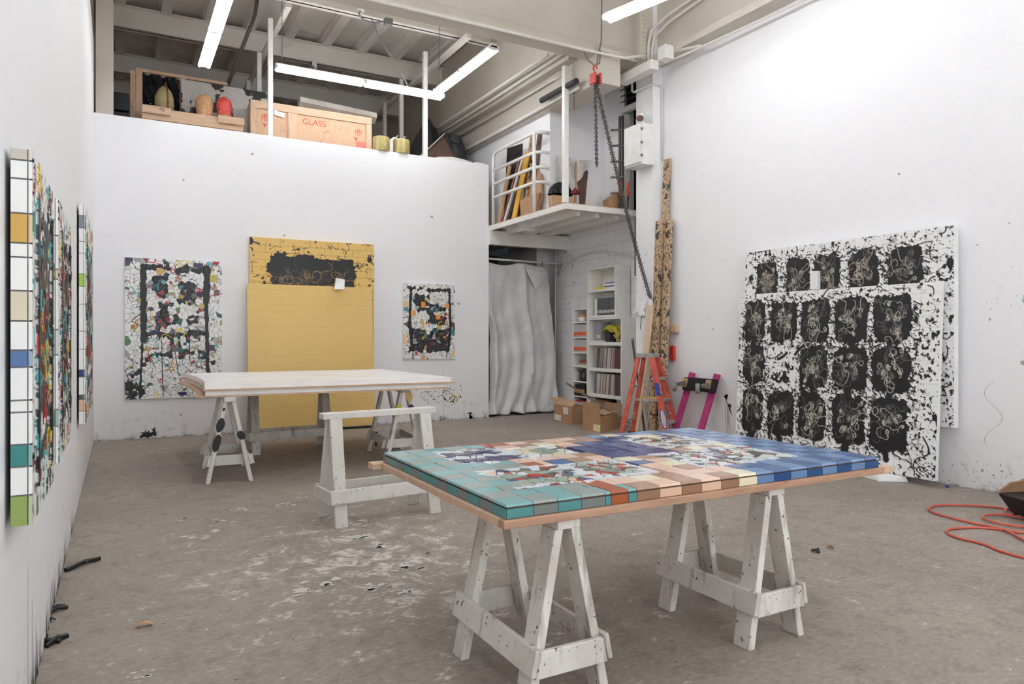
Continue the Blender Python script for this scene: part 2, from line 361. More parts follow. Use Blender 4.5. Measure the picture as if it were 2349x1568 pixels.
# ------------------------------------------------------------------ raster for hand-made picture surfaces
class Cv:
    def __init__(s, W, H, res, base):
        s.W, s.H, s.res = W, H, res; s.nx = int(W / res) + 1; s.ny = int(H / res) + 1
        s.c = np.empty((s.ny, s.nx, 3)); s.c[:] = lin(base); s.h = np.zeros((s.ny, s.nx))
        s.U, s.Vv = np.meshgrid(np.linspace(0, W, s.nx), np.linspace(0, H, s.ny))
    def noise(s, sc, oct=3):
        out = np.zeros((s.ny, s.nx)); amp = 1.0; tot = 0
        for o in range(oct):
            gx, gy = max(2, int(s.W * sc * 2 ** o) + 2), max(2, int(s.H * sc * 2 ** o) + 2)
            g = NP.random((gy, gx)); x = s.U / s.W * (gx - 1.001); y = s.Vv / s.H * (gy - 1.001)
            xi = x.astype(int); yi = y.astype(int); fx = x - xi; fy = y - yi
            fx = fx * fx * (3 - 2 * fx); fy = fy * fy * (3 - 2 * fy)
            out += amp * ((g[yi, xi] * (1 - fx) + g[yi, xi + 1] * fx) * (1 - fy) + (g[yi + 1, xi] * (1 - fx) + g[yi + 1, xi + 1] * fx) * fy)
            tot += amp; amp *= 0.55
        return out / tot - 0.5
    def put(s, mask, col, h=None):
        s.c[mask] = lin(col)
        if h is not None: s.h[mask] = h
    def disc(s, u, v, r, col, h=None, ry=None):
        ry = ry or r
        i0, i1 = max(0, int((u - r) / s.res)), min(s.nx, int((u + r) / s.res) + 2); j0, j1 = max(0, int((v - ry) / s.res)), min(s.ny, int((v + ry) / s.res) + 2)
        if i0 >= i1 or j0 >= j1: return
        m = ((s.U[j0:j1, i0:i1] - u) / max(r, s.res * 0.6)) ** 2 + ((s.Vv[j0:j1, i0:i1] - v) / max(ry, s.res * 0.6)) ** 2 <= 1
        s.c[j0:j1, i0:i1][m] = lin(col)
        if h is not None: s.h[j0:j1, i0:i1][m] = h
    def line(s, pts, w, col, h=None):
        for (a, b), (c, d) in zip(pts[:-1], pts[1:]):
            n = max(1, int(math.hypot(c - a, d - b) / (s.res * 0.7)))
            for k in range(n + 1): s.disc(a + (c - a) * k / n, b + (d - b) * k / n, w / 2, col, h)
    def curl(s, u, v, L, w, col, h=None, turn=0.6, step=0.02, asp=1.0, rng=RNG):
        a = rng.uniform(0, 2 * PI); k = rng.uniform(-turn, turn); pts = [(u, v)]
        for _ in range(int(L / step)):
            k += rng.uniform(-0.3, 0.3) * turn; k *= 0.96; a += k; u += step * math.cos(a) * asp; v += step * math.sin(a); pts.append((u, v))
        s.line(pts, w, col, h)
    def splats(s, n, r0, r1, col, h=None, rng=RNG, box=None):
        b = box or (0, s.W, 0, s.H)
        for _ in range(n):
            r = r0 * (r1 / r0) ** (rng.random() ** 1.8); u = rng.uniform(b[0], b[1]); v = rng.uniform(b[2], b[3]); s.disc(u, v, r, col, h, r * rng.uniform(0.6, 1.7))
            if r > 0.008:
                for _ in range(rng.randint(1, 4)):
                    a = rng.uniform(0, 2 * PI); L = r * rng.uniform(1.2, 3.5); s.line([(u, v), (u + L * math.cos(a), v + L * math.sin(a))], r * 0.5, col, h)
    def shards(s, n, grout, gcol, colfn, h=0.0, gw=0.004, region=None, seeds=None):
        sd = seeds if seeds is not None else np.column_stack([NP.random(n) * s.W, NP.random(n) * s.H])
        n = len(sd); d1 = np.full((s.ny, s.nx), 9.0); d2 = d1.copy(); idx = np.zeros((s.ny, s.nx), int)
        for k in range(n):
            d = np.hypot(s.U - sd[k, 0], s.Vv - sd[k, 1]); cl = d < d1
            d2 = np.where(cl, d1, np.minimum(d2, d)); idx[cl] = k; d1 = np.where(cl, d, d1)
        cols = np.array([lin(colfn(sd[k, 0], sd[k, 1])) for k in range(n)])
        cc = cols[idx]; g = (d2 - d1) < gw * 2
        reg = np.ones_like(g) if region is None else region
        s.c[reg] = cc[reg]; s.h[reg] = h
        s.c[reg & g] = lin(gcol); s.h[reg & g] = h - 0.0015
    def mesh(s, name, O, eu, ev, nrm, mats, parent, jag=None):
        O, eu, ev, nrm = [np.array(x, float) for x in (O, eu, ev, nrm)]
        off = np.array(OFF[parent.name])
        P = (O - off) + s.U[..., None] * eu + s.Vv[..., None] * ev + s.h[..., None] * nrm
        me = bpy.data.meshes.new(name); nv = s.nx * s.ny
        i, j = np.meshgrid(np.arange(s.nx - 1), np.arange(s.ny - 1)); a = (j * s.nx + i).ravel()
        q = np.column_stack([a, a + s.nx, a + s.nx + 1, a + 1])
        if np.dot(np.cross(ev, eu), nrm) < 0: q = q[:, ::-1]
        me.vertices.add(nv); me.vertices.foreach_set('co', P.reshape(-1))
        me.loops.add(q.size); me.loops.foreach_set('vertex_index', q.ravel().astype(np.int32))
        me.polygons.add(len(q)); me.polygons.foreach_set('loop_start', np.arange(0, q.size, 4, dtype=np.int32))
        me.update(calc_edges=True); me.materials.append(mats)
        at = me.color_attributes.new('Col', 'FLOAT_COLOR', 'POINT')
        at.data.foreach_set('color', np.concatenate([s.c.reshape(-1, 3), np.ones((nv, 1))], 1).ravel().astype(np.float32))
        me.validate(); o = bpy.data.objects.new(name, me); C.objects.link(o); o.parent = parent; OFF[o.name] = OFF[parent.name]
        return o

def clip(poly, px, py, nx, ny):
    """keep the side of the line through (px,py) where (q-p).n <= 0"""
    out = []; n = len(poly)
    for k in range(n):
        a = poly[k]; b = poly[(k + 1) % n]; da = (a[0] - px) * nx + (a[1] - py) * ny; db = (b[0] - px) * nx + (b[1] - py) * ny
        if da <= 0: out.append(a)
        if (da < 0 < db) or (db < 0 < da): t = da / (da - db); out.append((a[0] + t * (b[0] - a[0]), a[1] + t * (b[1] - a[1])))
    return out
def voronoi(seeds, box, gap):
    x0, x1, y0, y1 = box; res = []
    for i, p in enumerate(seeds):
        poly = [(x0, y0), (x1, y0), (x1, y1), (x0, y1)]
        for j, q in enumerate(seeds):
            if i == j: continue
            dx, dy = q[0] - p[0], q[1] - p[1]; L = math.hypot(dx, dy)
            if L > 0.45: continue
            poly = clip(poly, (p[0] + q[0]) / 2 - dx / L * gap, (p[1] + q[1]) / 2 - dy / L * gap, dx / L, dy / L)
            if len(poly) < 3: break
        if len(poly) >= 3: res.append((p, poly))
    return res
# ------------------------------------------------------------------ the setting
XL, XR, YB, YE = -0.276, 6.45, 10.36, 15.7
WT = 4.137; RF = 6.42; DK = 3.13; XE = 5.3
XA = 6.84                                  # block wall of the alcove
def fZp(Z): return lambda u, v, w: (u, v, Z + 0.0015 + w)
fl = MB().box(-0.7, 8.5, -3.2, 16, -0.1, 0)
fx = lambda X: (lambda u, v, w: (X, u, v))       # frames for marks: u along the wall, v up
def fXp(X, sg): return lambda u, v, w: (X + sg * (0.0015 + w), u, v)
def fYm(Y): return lambda u, v, w: (u, Y - 0.0015 - w, v)

ff = fZp(0.0); r_ = random.Random(77)
for px, py, rad, ma in ((555, 1167, .07, 2), (653, 1157, .05, 2), (817, 1197, .10, 2), (800, 1232, .12, 2), (453, 1230, .07, 2), (504, 1194, .06, 2), (848, 1196, .05, 2), (745, 1345, .09, 2), (880, 1345, .07, 2), (930, 1300, .10, 2), (420, 1190, .04, 2), (700, 1140, .04, 2), (1010, 1230, .06, 2), (330, 1545, .04, 2), (2110, 1154, .03, 1), (2277, 1190, .035, 1), (955, 1360, .10, 2), (880, 1260, .08, 2)):
    o = onZ(px, py, 0)
    for _ in range(9): splat(fl, ff, o.x + r_.gauss(0, rad * .9), o.y + r_.gauss(0, rad * 0.7), rad * r_.uniform(0.08, 0.5), ma, 1.1, 14, 0, r_, r_.uniform(0.3, 1.0))
struct('floor', fl, [m_floor, plain('pale_yellow_chalk', (186, 184, 120), 0.8), plain('dried_white_paint', (208, 204, 198), 0.7)], base=(0, 0, 0))
# left wall: a tall plasterboard partition
w = MB().box(XL - 0.15, XL, -3.2, YB + 0.02, 0, 5.02)
f = fXp(XL, 1)
for y0 in (3.1, 3.35, 3.7, 4.05, 4.4, 4.85, 5.6):                  # black sweeps of paint at the foot of the wall
    for _ in range(16):
        yy = y0 + RNG.gauss(0, 0.07); h = abs(RNG.gauss(0.09, 0.07)) + 0.01
        w.flat([(yy, 0.0), (yy + RNG.uniform(0.005, 0.018), 0), (yy + RNG.uniform(-0.02, 0.03), h)], f, 1)
for k in range(3): w.flat([(2.96 + k * 0.14, -0.0), (2.965 + k * 0.14, 0.0), (2.968 + k * 0.14, 0.5 - k * 0.16), (2.964 + k * 0.14, 0.52 - k * 0.16)], f, 1)
for p in ((2.70, 1.715), (2.74, 1.80), (2.72, 1.60)): splat(w, f, p[0], p[1], 0.014, 2, 0.6, 10)
struct('wall_left', w, [m_wallr, m_paintblack, m_stain], base=(0, 0, 0))
# back wall: partition with an open storage loft above it
w = MB().box(XL - 0.15, XE, YB, YB + 0.2, 0, WT); f = fYm(YB)
for u, v, r, ma, sp in ((0.30, 0.06, 0.05, 1, 1.5), (0.40, 0.075, 0.055, 1, 1.6), (4.98, 0.02, 0.03, 1, 0.5), (2.2, 0.2, .012, 3, .5), (0.72, 0.28, 0.015, 3, 0.6), (4.3, 3.2, 0.02, 3, 0.5), (1.62, 3.85, .018, 3, .5), (0.75, 3.4, .014, 3, .5), (2.05, 2.75, .016, 3, .6), (4.76, 1.85, .02, 3, .5)):
    splat(w, f, u, v, r, ma, sp, 18)
w.flat([(4.90, 0.085), (4.93, 0.10), (4.99, 0.10), (5.005, 0.088), (4.985, 0.08), (4.975, 0.03), (5.01, 0.005), (4.94, 0.0), (4.952, 0.08)], f, 1)
w.flat([(5.19, 0.1), (5.2, 0.1), (5.235, 0.03), (5.24, 0.0), (5.225, 0.0), (5.222, 0.05)], f, 1)
spray(w, f, 4.42, 0.46, 0.20, 0.09, 90, 0.003, 0.011, 1); spray(w, f, 4.68, 0.36, 0.06, 0.05, 40, 0.004, 0.013, 4); spray(w, f, 4.66, 0.33, 0.12, 0.05, 50, 0.003, 0.012, 1)
w.flat([(4.49, 0.06), (4.496, 0.06), (4.496, 0.78), (4.491, 0.78)], f, 3); w.flat([(4.18, 0.3), (4.184, 0.3), (4.184, 0.62), (4.181, 0.62)], f, 3)
spray(w, f, 4.48, 0.03, 0.07, 0.02, 60, 0.004, 0.012, 3)
struct('wall_back', w, [m_wall, m_paintblack, m_vinyl, m_stain, m_paintyel], base=(0, YB, 0))
# right wall with drips and spray marks
w = MB().box(XR, XR + 0.15, -3.2, 7.44, 0, 5.0); f = fXp(XR, -1)
for u, v, r, ma in ((6.28, 0.595, 0.03, 1), (6.22, 0.49, 0.02, 1), (3.36, 0.17, 0.02, 3), (3.05, 0.14, 0.025, 3), (3.2, 0.19, .013, 3), (3.3, 1.46, 0.016, 3), (3.0, 1.63, 0.05, 5), (4.1, 2.85, 0.02, 3), (3.05, 1.1, 0.03, 3), (3.4, 2.1, .012, 3), (6.6, 1.55, .014, 3), (6.5, 1.41, .02, 3), (3.15, 2.25, .012, 3)):
    splat(w, f, u, v, r * (0.6 if ma == 3 else 1), ma, 0.8, 16, 2 if ma == 1 else 0)
w.flat([(6.25, 0.52), (6.265, 0.52), (6.225, 0.42), (6.18, 0.36), (6.2, 0.41)], f, 1)
for u, a, b in ((6.285, 0.55, 0.2), (6.255, 0.5, 0.14), (6.225, 0.36, 0.05), (6.245, 0.45, 0.22)): w.flat([(u, b), (u + 0.004, b), (u + 0.005, a), (u, a)], f, 1)
spray(w, f, 3.3, 0.14, 0.3, 0.05, 70, 0.002, 0.007, 3); spray(w, f, 3.08, 1.62, 0.25, 0.2, 30, 0.002, 0.006, 3); spray(w, f, 6.0, 1.5, 0.5, 0.6, 14, 0.002, 0.006, 3)
for a in range(24):
    t0, t1 = 3.30 + 0.0 * a, 0; y0 = 3.27 + 0.07 * math.sin(a * 0.35); z0 = 0.93 - a * 0.022; y1 = 3.27 + 0.07 * math.sin((a + 1) * 0.35); z1 = z0 - 0.022
    w.flat([(y0, z0), (y0 + 0.004, z0), (y1 + 0.004, z1), (y1, z1)], f, 3)
struct('wall_right', w, [m_wallr, m_paintblack, m_vinyl, m_stain, m_paintyel, m_paintblue], base=(0, 0, 0))
# pilaster at the end of the right wall
w = MB().box(6.276, XR + 0.4, 7.44, 7.78, 0, 6.4); f = fXp(6.276, -1)
spray(w, f, 7.6, 2.1, 0.06, 0.25, 26, 0.003, 0.010, 1); spray(w, f, 7.6, 0.35, 0.08, 0.14, 24, 0.004, 0.016, 1)
struct('trim_1', w, [m_wall, m_stain], base=(6.4, 7.6, 0))
# alcove under and on the gallery
w = MB().box(XA, XA + 0.15, 7.78, 12.5, 0, DK - 0.03); f = fXp(XA, -1)
for u, v in ((9.9, 2.6), (10.15, 2.25), (9.6, 2.35), (10.3, 1.9), (9.75, 1.65), (10.2, 2.55), (9.9, 1.3), (9.9, 0.95), (9.88, 0.6), (10.4, 2.8), (9.3, 2.45), (9.15, 2.62)): splat(w, f, u, v, 0.014, 1, 0.5, 8)
struct('wall_alcove', w, [m_brick, m_paintblack], base=(XA, 9, 0))
struct('wall_store', MB().box(XL - 0.15, XA + 0.1, 12.5, 12.6, 0, DK - 0.2), m_dark)
struct('wall_store_side', MB().box(6.6, 6.84, 11.0, 12.5, 0, DK - 0.2), m_steel)
struct('wall_front', MB().box(XL - 0.15, XR + 0.15, -3.35, -3.2, 0, RF), m_wall)
struct('wall_left_upper', MB().box(XL - 0.16, XL - 0.05, -3.2, YE, 5.02, RF), m_ceil)
struct('wall_left_loft', MB().box(XL - 0.25, XL - 0.12, YB, YE, DK, 5.02), m_deck)
struct('wall_right_upper', MB().box(XR + 0.1, XR + 0.3, -3.2, 7.5, 5.0, RF), m_ceil)
struct('wall_rear', MB().box(XL - 0.25, 6, YE, YE + 0.15, DK, RF), m_deck)
struct('floor_loft', MB().box(XL, XE, YB + 0.2, YE, DK - 0.2, DK), m_ply)
# room block on the gallery, its end wall, and the wall with the doorway behind the pilaster
w = MB().box(5.53, 6.9, 8.84, YE, DK, RF)
struct('wall_gallery_block', w, m_wall)
w = MB().box(6.52, 6.7, 8.40, 8.84, DK, RF).box(6.52, 6.7, 7.78, 8.40, 5.17, RF).box(6.52, 6.7, 8.36, 8.40, DK, 5.17)
struct('wall_gallery_side', w, m_wall)
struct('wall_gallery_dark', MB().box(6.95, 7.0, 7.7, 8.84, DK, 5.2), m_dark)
d = MB().box(6.47, 6.54, 8.36, 8.44, DK, 4.60).box(6.47, 6.54, 7.79, 8.44, 4.60, 4.68).box(6.50, 6.58, 8.29, 8.34, DK, 4.58)
struct('door_1', d, m_steel)
g = thing('louvre_vent', 'dark slatted louvre above the doorway behind the pilaster', 'vent', (6.45, 8.1, 4.74))
b = MB().box(6.56, 6.60, 7.8, 8.36, 4.70, 5.17); build('backing', b, m_black, g)
for k in range(5):
    z = 4.74 + k * 0.088
    build('slat', MB().hexa([(6.44, 7.8, z), (6.56, 7.8, z + 0.06), (6.56, 8.34, z + 0.06), (6.44, 8.34, z), (6.435, 7.8, z + 0.012), (6.555, 7.8, z + 0.072), (6.555, 8.36, z + 0.072), (6.435, 8.36, z + 0.012)]), m_darkbrown, g)
# balcony deck
w = MB()
w.box(XE, 6.85, 8.07, 8.11, DK - 0.075, DK, 0).box(XE, XE + 0.04, 8.11, 10.40, DK - 0.075, DK, 0).box(XE + 0.04, 6.85, 8.11, 10.6, DK - 0.03, DK - 0.004, 0)
w.box(XE + 0.005, 6.85, 8.075, 10.6, DK - 0.004, DK + 0.012, 1)
for x in (5.62, 5.95, 6.3): w.box(x - 0.04, x + 0.04, 8.25, 10.5, DK - 0.12, DK - 0.03, 0)
w.box(XE, 6.84, 10.30, 10.42, DK - 0.3, DK - 0.075, 0).box(5.50, 5.70, 9.55, 9.75, DK - 0.16, DK - 0.03, 0)
struct('floor_balcony', w, [m_steel, m_ply], base=(6, 9, DK - 0.2))
struct('trim_2', MB().box(6.5, 6.62, 7.9, 8.1, 2.2, DK - 0.1).box(6.6, 6.84, 7.95, 8.05, 2.55, 2.62), m_grey)   # steel bracket under the deck
# roof: deck, joists, beams
w = MB().box(XL - 0.2, 7, -3.3, YE + 0.1, RF + 0.05, RF + 0.15)
struct('ceiling', w, m_deck)
w = MB()
for k in range(11):
    x = 0.02 + k * 0.62
    w.box(x - 0.07, x + 0.07, 7.8, YE, RF - 0.10, RF + 0.05)
    w.box(x - 0.10, x - 0.07, 7.8, YE, RF - 0.02, RF + 0.05)
struct('trim_3', w, m_deck)                                                    # roof joists
def ibeam(w, a, b, axis, c, z0, z1, fl=0.16, tw=0.03):
    if axis == 'x':
        w.box(a, b, c - tw / 2, c + tw / 2, z0, z1); w.box(a, b, c - fl / 2, c + fl / 2, z0, z0 + 0.022); w.box(a, b, c - fl / 2, c + fl / 2, z1 - 0.022, z1)
    else:
        w.box(c - tw / 2, c + tw / 2, a, b, z0, z1); w.box(c - fl / 2, c + fl / 2, a, b, z0, z0 + 0.022); w.box(c - fl / 2, c + fl / 2, a, b, z1 - 0.022, z1)
for n, (y, z0) in enumerate(((10.16, 6.0), (12.3, 6.0), (14.4, 6.0))):
    w = MB(); ibeam(w, XL, 5.6, 'x', y, z0, RF - 0.08); struct('trim_%d' % (4 + n), w, m_deck)
w = MB().box(XL - 0.1, 6.5, 7.66, 7.72, 5.02, RF + 0.05).hexa([(XL, 7.52, 5.0), (6.3, 7.52, 5.0), (6.3, 7.80, 5.0), (XL, 7.80, 5.0), (XL, 7.52, 5.03), (6.3, 7.52, 5.03), (6.3, 7.80, 5.03), (XL, 7.80, 5.03)])
w.hexa([(XL, 7.53, 5.03), (6.3, 7.53, 5.03), (6.3, 7.72, 5.03), (XL, 7.72, 5.03), (XL, 7.64, 5.20), (6.3, 7.64, 5.20), (6.3, 7.70, 5.20), (XL, 7.70, 5.20)])
struct('trim_7', w, m_ceil)                                                    # deep header across the room
w = MB().box(6.36, 6.46, -3.2, 7.6, 5.06, RF).box(6.22, 6.46, -3.2, 7.44, 4.97, 5.06)
struct('trim_8', w, m_ceil)                                                    # beam along the right wall
w = MB().box(5.44, 5.80, 7.52, YE, 4.62, 5.08)
struct('trim_9', w, m_ceil)                                                    # beam along the gallery and its soffit
struct('trim_10', MB().box(5.30, 5.50, 8.0, YE, 5.06, RF), m_ceil)
struct('trim_11', MB().box(3.45, 3.72, 8.3, 9.1, 5.62, 5.86), m_ceil)            # boxed beam end under the roof
struct('trim_12', MB().bar((2.02, 9.9, 5.82), (2.02, YE, 5.82), 0.075, 0.06, (1, 0, 0)), m_deck)
struct('trim_13', MB().bar((4.58, 9.6, 5.82), (4.58, YE, 5.82), 0.085, 0.06, (1, 0, 0)), m_deck)
w = MB().box(-0.26, -0.10, 10.62, 10.80, DK, RF).box(-0.26, -0.06, 10.60, 10.64, DK, RF)
struct('trim_14', w, m_ceil)                                                   # column behind the left end of the loft
struct('trim_15', MB().box(6.1, 6.28, 7.44, 7.78, 4.95, RF).box(6.04, 6.14, 7.40, 7.46, 5.0, RF), m_ceil)   # riveted column head
for k in range(13):
    pass
# white posts of the loft
posts = [(1.87, 10.42, WT, 5.80), (4.208, 10.42, WT, 5.79), (1.94, 11.75, DK, 5.80), (4.30, 11.75, DK, 5.80), (1.98, 13.1, DK, 5.80), (4.46, 13.1, DK, 5.80)]
LB = ['white square post on the loft edge before the wooden crate', 'white square post on the loft edge beside the brown board', 'white loft post behind the first post near the splattered panel', 'white loft post behind the two brass pots', 'farthest white loft post behind the splattered panel', 'farthest white loft post right of the wooden crate']
for (x, y, z0, z1), lb in zip(posts, LB):
    solo('loft_post', MB().box(x - 0.033, x + 0.033, y - 0.033, y + 0.033, z0, z1), m_white, lb, 'post', 'loft posts', bevel=0.004)

# ------------------------------------------------------------------ fluorescent fittings
def fixture(p0, p1, label, chains=((0.06, 1.2), (0.94, 1.2)), w=0.13, name='strip_light', area=False):
    p0 = V(p0); p1 = V(p1); d = (p1 - p0); L = d.length; d = d.normalized(); a = V((0, 0, 1)).cross(d).normalized(); up = d.cross(a)
    t = thing(name, label, 'light fitting', (p0 + p1) / 2, 'fluorescent strip lights')
    b = MB(); q = lambda s, u, z: p0 + d * s + a * u + up * z
    P = [q(0, -w * .36, 0.0), q(0, w * .36, 0.0), q(0, w * 0.24, 0.05), q(0, -w * 0.24, 0.05)]; Q = [x + d * L for x in P]
    b.add(P + Q, [(0, 1, 2, 3), (7, 6, 5, 4), (0, 4, 5, 1), (1, 5, 6, 2), (2, 6, 7, 3), (3, 7, 4, 0)]); build('housing', b, m_white, t)
    if area:
        for u in (-w * 0.42, w * 0.42): build('fluorescent_tube', MB().tube([q(0.02, u, -0.02), q(L - 0.02, u, -0.02)], 0.019, 4), m_tube_far, t)
    else:
      for s in (0.0, L / 2 - 0.025, L - 0.02):
        build('lamp_holder', MB().bar(q(s, 0, -0.005), q(s + (0.05 if 0 < s < L * 0.8 else 0.02), 0, -0.005), w * 1.1, 0.05, a), m_white, t)
      for s in (0.02, L / 2 + 0.025):
        for u in (-w * 0.42, w * 0.42):
            build('fluorescent_tube', MB().tube([q(s, u, -0.024), q(s + L / 2 - 0.045, u, -0.024)], 0.019, 6), m_tube, t, smooth=True)
    for fr, h in chains:
        c = MB(); n = int(h / 0.05)
        for k in range(n):
            z = 0.055 + k * 0.05; s = L * fr
            ring = [q(s + (0.009 * math.cos(x) if k % 2 else 0), (0 if k % 2 else 0.009 * math.cos(x)), z + 0.025 + 0.032 * math.sin(x)) for x in [2 * PI * i / 8 for i in range(8)]]
            c.tube(ring, 0.0028, 5, 0, True)
        build('chain', c, m_metal, t)
    return t
fixture((0.97, 10.03, 4.85), (0.97, 7.62, 4.85), 'strip light in line with the left wall above the loft', ())
fixture((1.86, 9.99, 4.98), (4.33, 9.99, 4.98), 'long strip light hanging crosswise before the loft on chains', ((0.035, 1.1), (0.975, 1.1)))
fixture((4.18, 9.86, 5.0), (4.18, 8.02, 5.0), 'strip light running from the loft corner towards the deep header', ((0.97, 0.9),))
fixture((4.80, 6.49, 4.9), (5.40, 4.15, 4.9), 'strip light near the top of the pilaster beside the right wall', ())
for i, (x, y, lb) in enumerate(((0.97, 4.6, 'unseen strip light above the front tile table near the left wall'), (0.97, 1.2, 'unseen strip light overhead by the left wall pictures'), (3.1, 5.4, 'unseen strip light over the white panel table'), (3.2, 1.6, 'unseen strip light over the front tile table'), (4.7, 2.7, 'unseen strip light overhead by the big black and white pictures'), (3.9, -1.2, 'unseen strip light at the viewer end of the right wall'), (2.4, -1.6, 'unseen strip light at the viewer end of the room'))):
    fixture((x, y + 1.2, 5.3), (x, y - 1.2, 5.3), lb, ((0.1, 1.0), (0.9, 1.0)), area=True)  # unseen fittings added overhead to light the main room
w = MB()                                                                        # unseen glowing window, added behind the viewer to brighten the room from the front
for x in (-0.1, 1.1, 2.3, 3.5, 4.7): w.box(x - 0.03, x + 0.03, -3.2, -3.14, 0.9, 3.9, 0)
for z in (0.9, 1.9, 2.9, 3.9): w.box(-0.1, 4.7, -3.2, -3.14, z - 0.03, z + 0.03, 0)
w.add([(-0.1, -3.18, 0.9), (4.7, -3.18, 0.9), (4.7, -3.18, 3.9), (-0.1, -3.18, 3.9)], [(0, 1, 2, 3)], 1)
struct('added_window_light', w, [m_steel, emit('added_window_glow', (0.88, 0.95, 1.0), 4.2)])
wd = bpy.data.worlds.new('world'); bpy.context.scene.world = wd; wd.use_nodes = True
wd.node_tree.nodes['Background'].inputs[0].default_value = (0.9, 0.95, 1, 1); wd.node_tree.nodes['Background'].inputs[1].default_value = 0.02
vs = bpy.context.scene.view_settings
vs.view_transform = 'Standard'; vs.look = 'None'; vs.exposure = -0.06; vs.gamma = 1.0; vs.use_curve_mapping = False
cy = bpy.context.scene.cycles
cy.max_bounces = 8; cy.diffuse_bounces = 8; cy.glossy_bounces = 2; cy.transmission_bounces = 2; cy.transparent_max_bounces = 4
cy.use_adaptive_sampling = True; cy.adaptive_threshold = 0.14; cy.adaptive_min_samples = 16; cy.caustics_reflective = False; cy.caustics_refractive = False
# ------------------------------------------------------------------ trestles and tables
def trestle(cx, cy, ang, L, sp, h, bl, label, mat, marks=None, inner_end=False, tw=0.036, w=0.088, zs=0.155):
    t = thing('sawhorse', label, 'sawhorse', (cx, cy, 0), 'white wooden sawhorses')
    R = Matrix.Rotation(ang, 4, 'Z'); T = Matrix.Translation((cx, cy, 0)) @ R; q = lambda x, y, z: T @ V((x, y, z))
    zt = h - 0.042; yf = sp / 2
    def yo(z): return yf + (0.052 - yf) * z / zt            # outer face of a leg at height z
    build('top_rail', MB().hexa([q(-bl / 2, -0.048, zt), q(bl / 2, -0.048, zt), q(bl / 2, 0.048, zt), q(-bl / 2, 0.048, zt), q(-bl / 2, -0.048, h), q(bl / 2, -0.048, h), q(bl / 2, 0.048, h), q(-bl / 2, 0.048, h)]), mat, t, bevel=0.004)
    for i, (sx, sy) in enumerate(((-1, -1), (1, -1), (-1, 1), (1, 1))):
        xa = sx * (L / 2 - w / 2); xb = sx * (L / 2 - w / 2 - 0.012); P = []
        for x, z in ((xa, 0), (xb, zt)):
            y1 = sy * yo(z); y0 = y1 - sy * tw
            P += [q(x - w / 2, min(y0, y1), z), q(x + w / 2, min(y0, y1), z), q(x + w / 2, max(y0, y1), z), q(x - w / 2, max(y0, y1), z)]
        b = MB().hexa(P)
        lo = [(-1, -1), (1, -1), (-1, 1), (1, 1)][i]
        if marks:
            for (ix, iy, fz, r, ar, mi) in marks:
                if (ix, iy) == lo:
                    def fr(u, v, w_, xa=xa, sx=sx, sy=sy): return q(xa + sx * (w / 2 + 0.0015) - sx * 0.012 * v / zt, sy * (yo(v) - tw / 2) + u, v)
                    splat(b, fr, 0, fz, r, mi, 0.12, 20, 0, RNG, ar)
        build('leg', b, [mat, m_paintblack, m_ochre, m_paintyel], t, bevel=0.004)
    z0, z1 = zs, zs + 0.092; e = L / 2 + (0.026 if not inner_end else 0.0)
    for sy in (-1, 1):
        P = []
        for z in (z0, z1):
            a = sy * (yo(z) + 0.001); b = a + sy * 0.021; P += [q(-e, min(a, b), z), q(e, min(a, b), z), q(e, max(a, b), z), q(-e, max(a, b), z)]
        build('side_stretcher', MB().hexa(P), mat, t, bevel=0.004)
    for sx in (-1, 1):
        x0 = sx * (L / 2 + 0.001) if not inner_end else sx * (L / 2 - w - 0.024); x1 = x0 + sx * 0.022; P = []
        for z in (z0 - 0.01, z1 - 0.01):
            ye = yo(z) + (0.0 if not inner_end else 0.05); P += [q(min(x0, x1), -ye, z), q(max(x0, x1), -ye, z), q(max(x0, x1), ye, z), q(min(x0, x1), ye, z)]
        build('end_stretcher', MB().hexa(P), mat, t, bevel=0.004)
    return t
trestle(1.385, 2.385, PI / 2, 0.60, 0.36, 0.672, 0.60, 'worn white sawhorse under the teal end of the tile table', m_horse2, zs=0.15)
trestle(2.455, 2.385, PI / 2, 0.57, 0.34, 0.672, 0.57, 'worn white sawhorse under the blue end of the tile table', m_horse2, zs=0.15)
mh = trestle(1.680, 5.045, math.radians(5), 0.81, 0.40, 0.772, 0.88, 'free-standing white sawhorse between the two tables', m_horse, zs=0.16)
b = MB()
for x in (-0.28, -0.21): b.bar(V((1.672, 5.045, 0)) + V((x, -0.055, 0.735)), V((1.672, 5.045, 0)) + V((x, -0.055, 0.762)), 0.006, 0.002, (1, 0, 0))
trestle(0.90, 7.27, PI / 2 - 0.06, 0.92, 0.40, 0.772, 0.98, 'white sawhorse with sprayed black ovals under the white panels', m_horse, [(-1, 1, 0.52, 0.036, 1.75, 1), (-1, 1, 0.36, 0.034, 2.3, 1), (-1, -1, 0.42, 0.035, 1.15, 1), (-1, 1, 0.66, 0.012, 1.2, 1)], True)
trestle(2.67, 7.52, PI / 2 - 0.10, 0.96, 0.42, 0.772, 1.0, 'white sawhorse with yellow and black ovals under the white panels', m_horse, [(-1, 1, 0.55, 0.032, 2.3, 3), (-1, -1, 0.56, 0.034, 1.3, 1), (-1, -1, 0.70, 0.04, 1.8, 2)], True)
trestle(1.74, 8.50, math.radians(4), 0.92, 0.40, 0.772, 0.98, 'greyish sawhorse standing crosswise at the back under the white panels', m_horse2)
s1 = MB()
s1.grid(1, 14, lambda u, v: V((2.49 + u * 0.022 + 0.01 * math.sin(v * 5), 7.62 + 0.02 * math.sin(v * 4), 0.262 - v * 0.16)))
solo('strap', s1, m_black, 'black strap hanging from the low rail of the yellow-dotted sawhorse', 'strap', solid=0.004)
s1 = MB().grid(1, 12, lambda u, v: V((2.50 + u * 0.02, 7.40 + 0.02 * math.sin(v * 3), 0.262 - v * 0.17)))

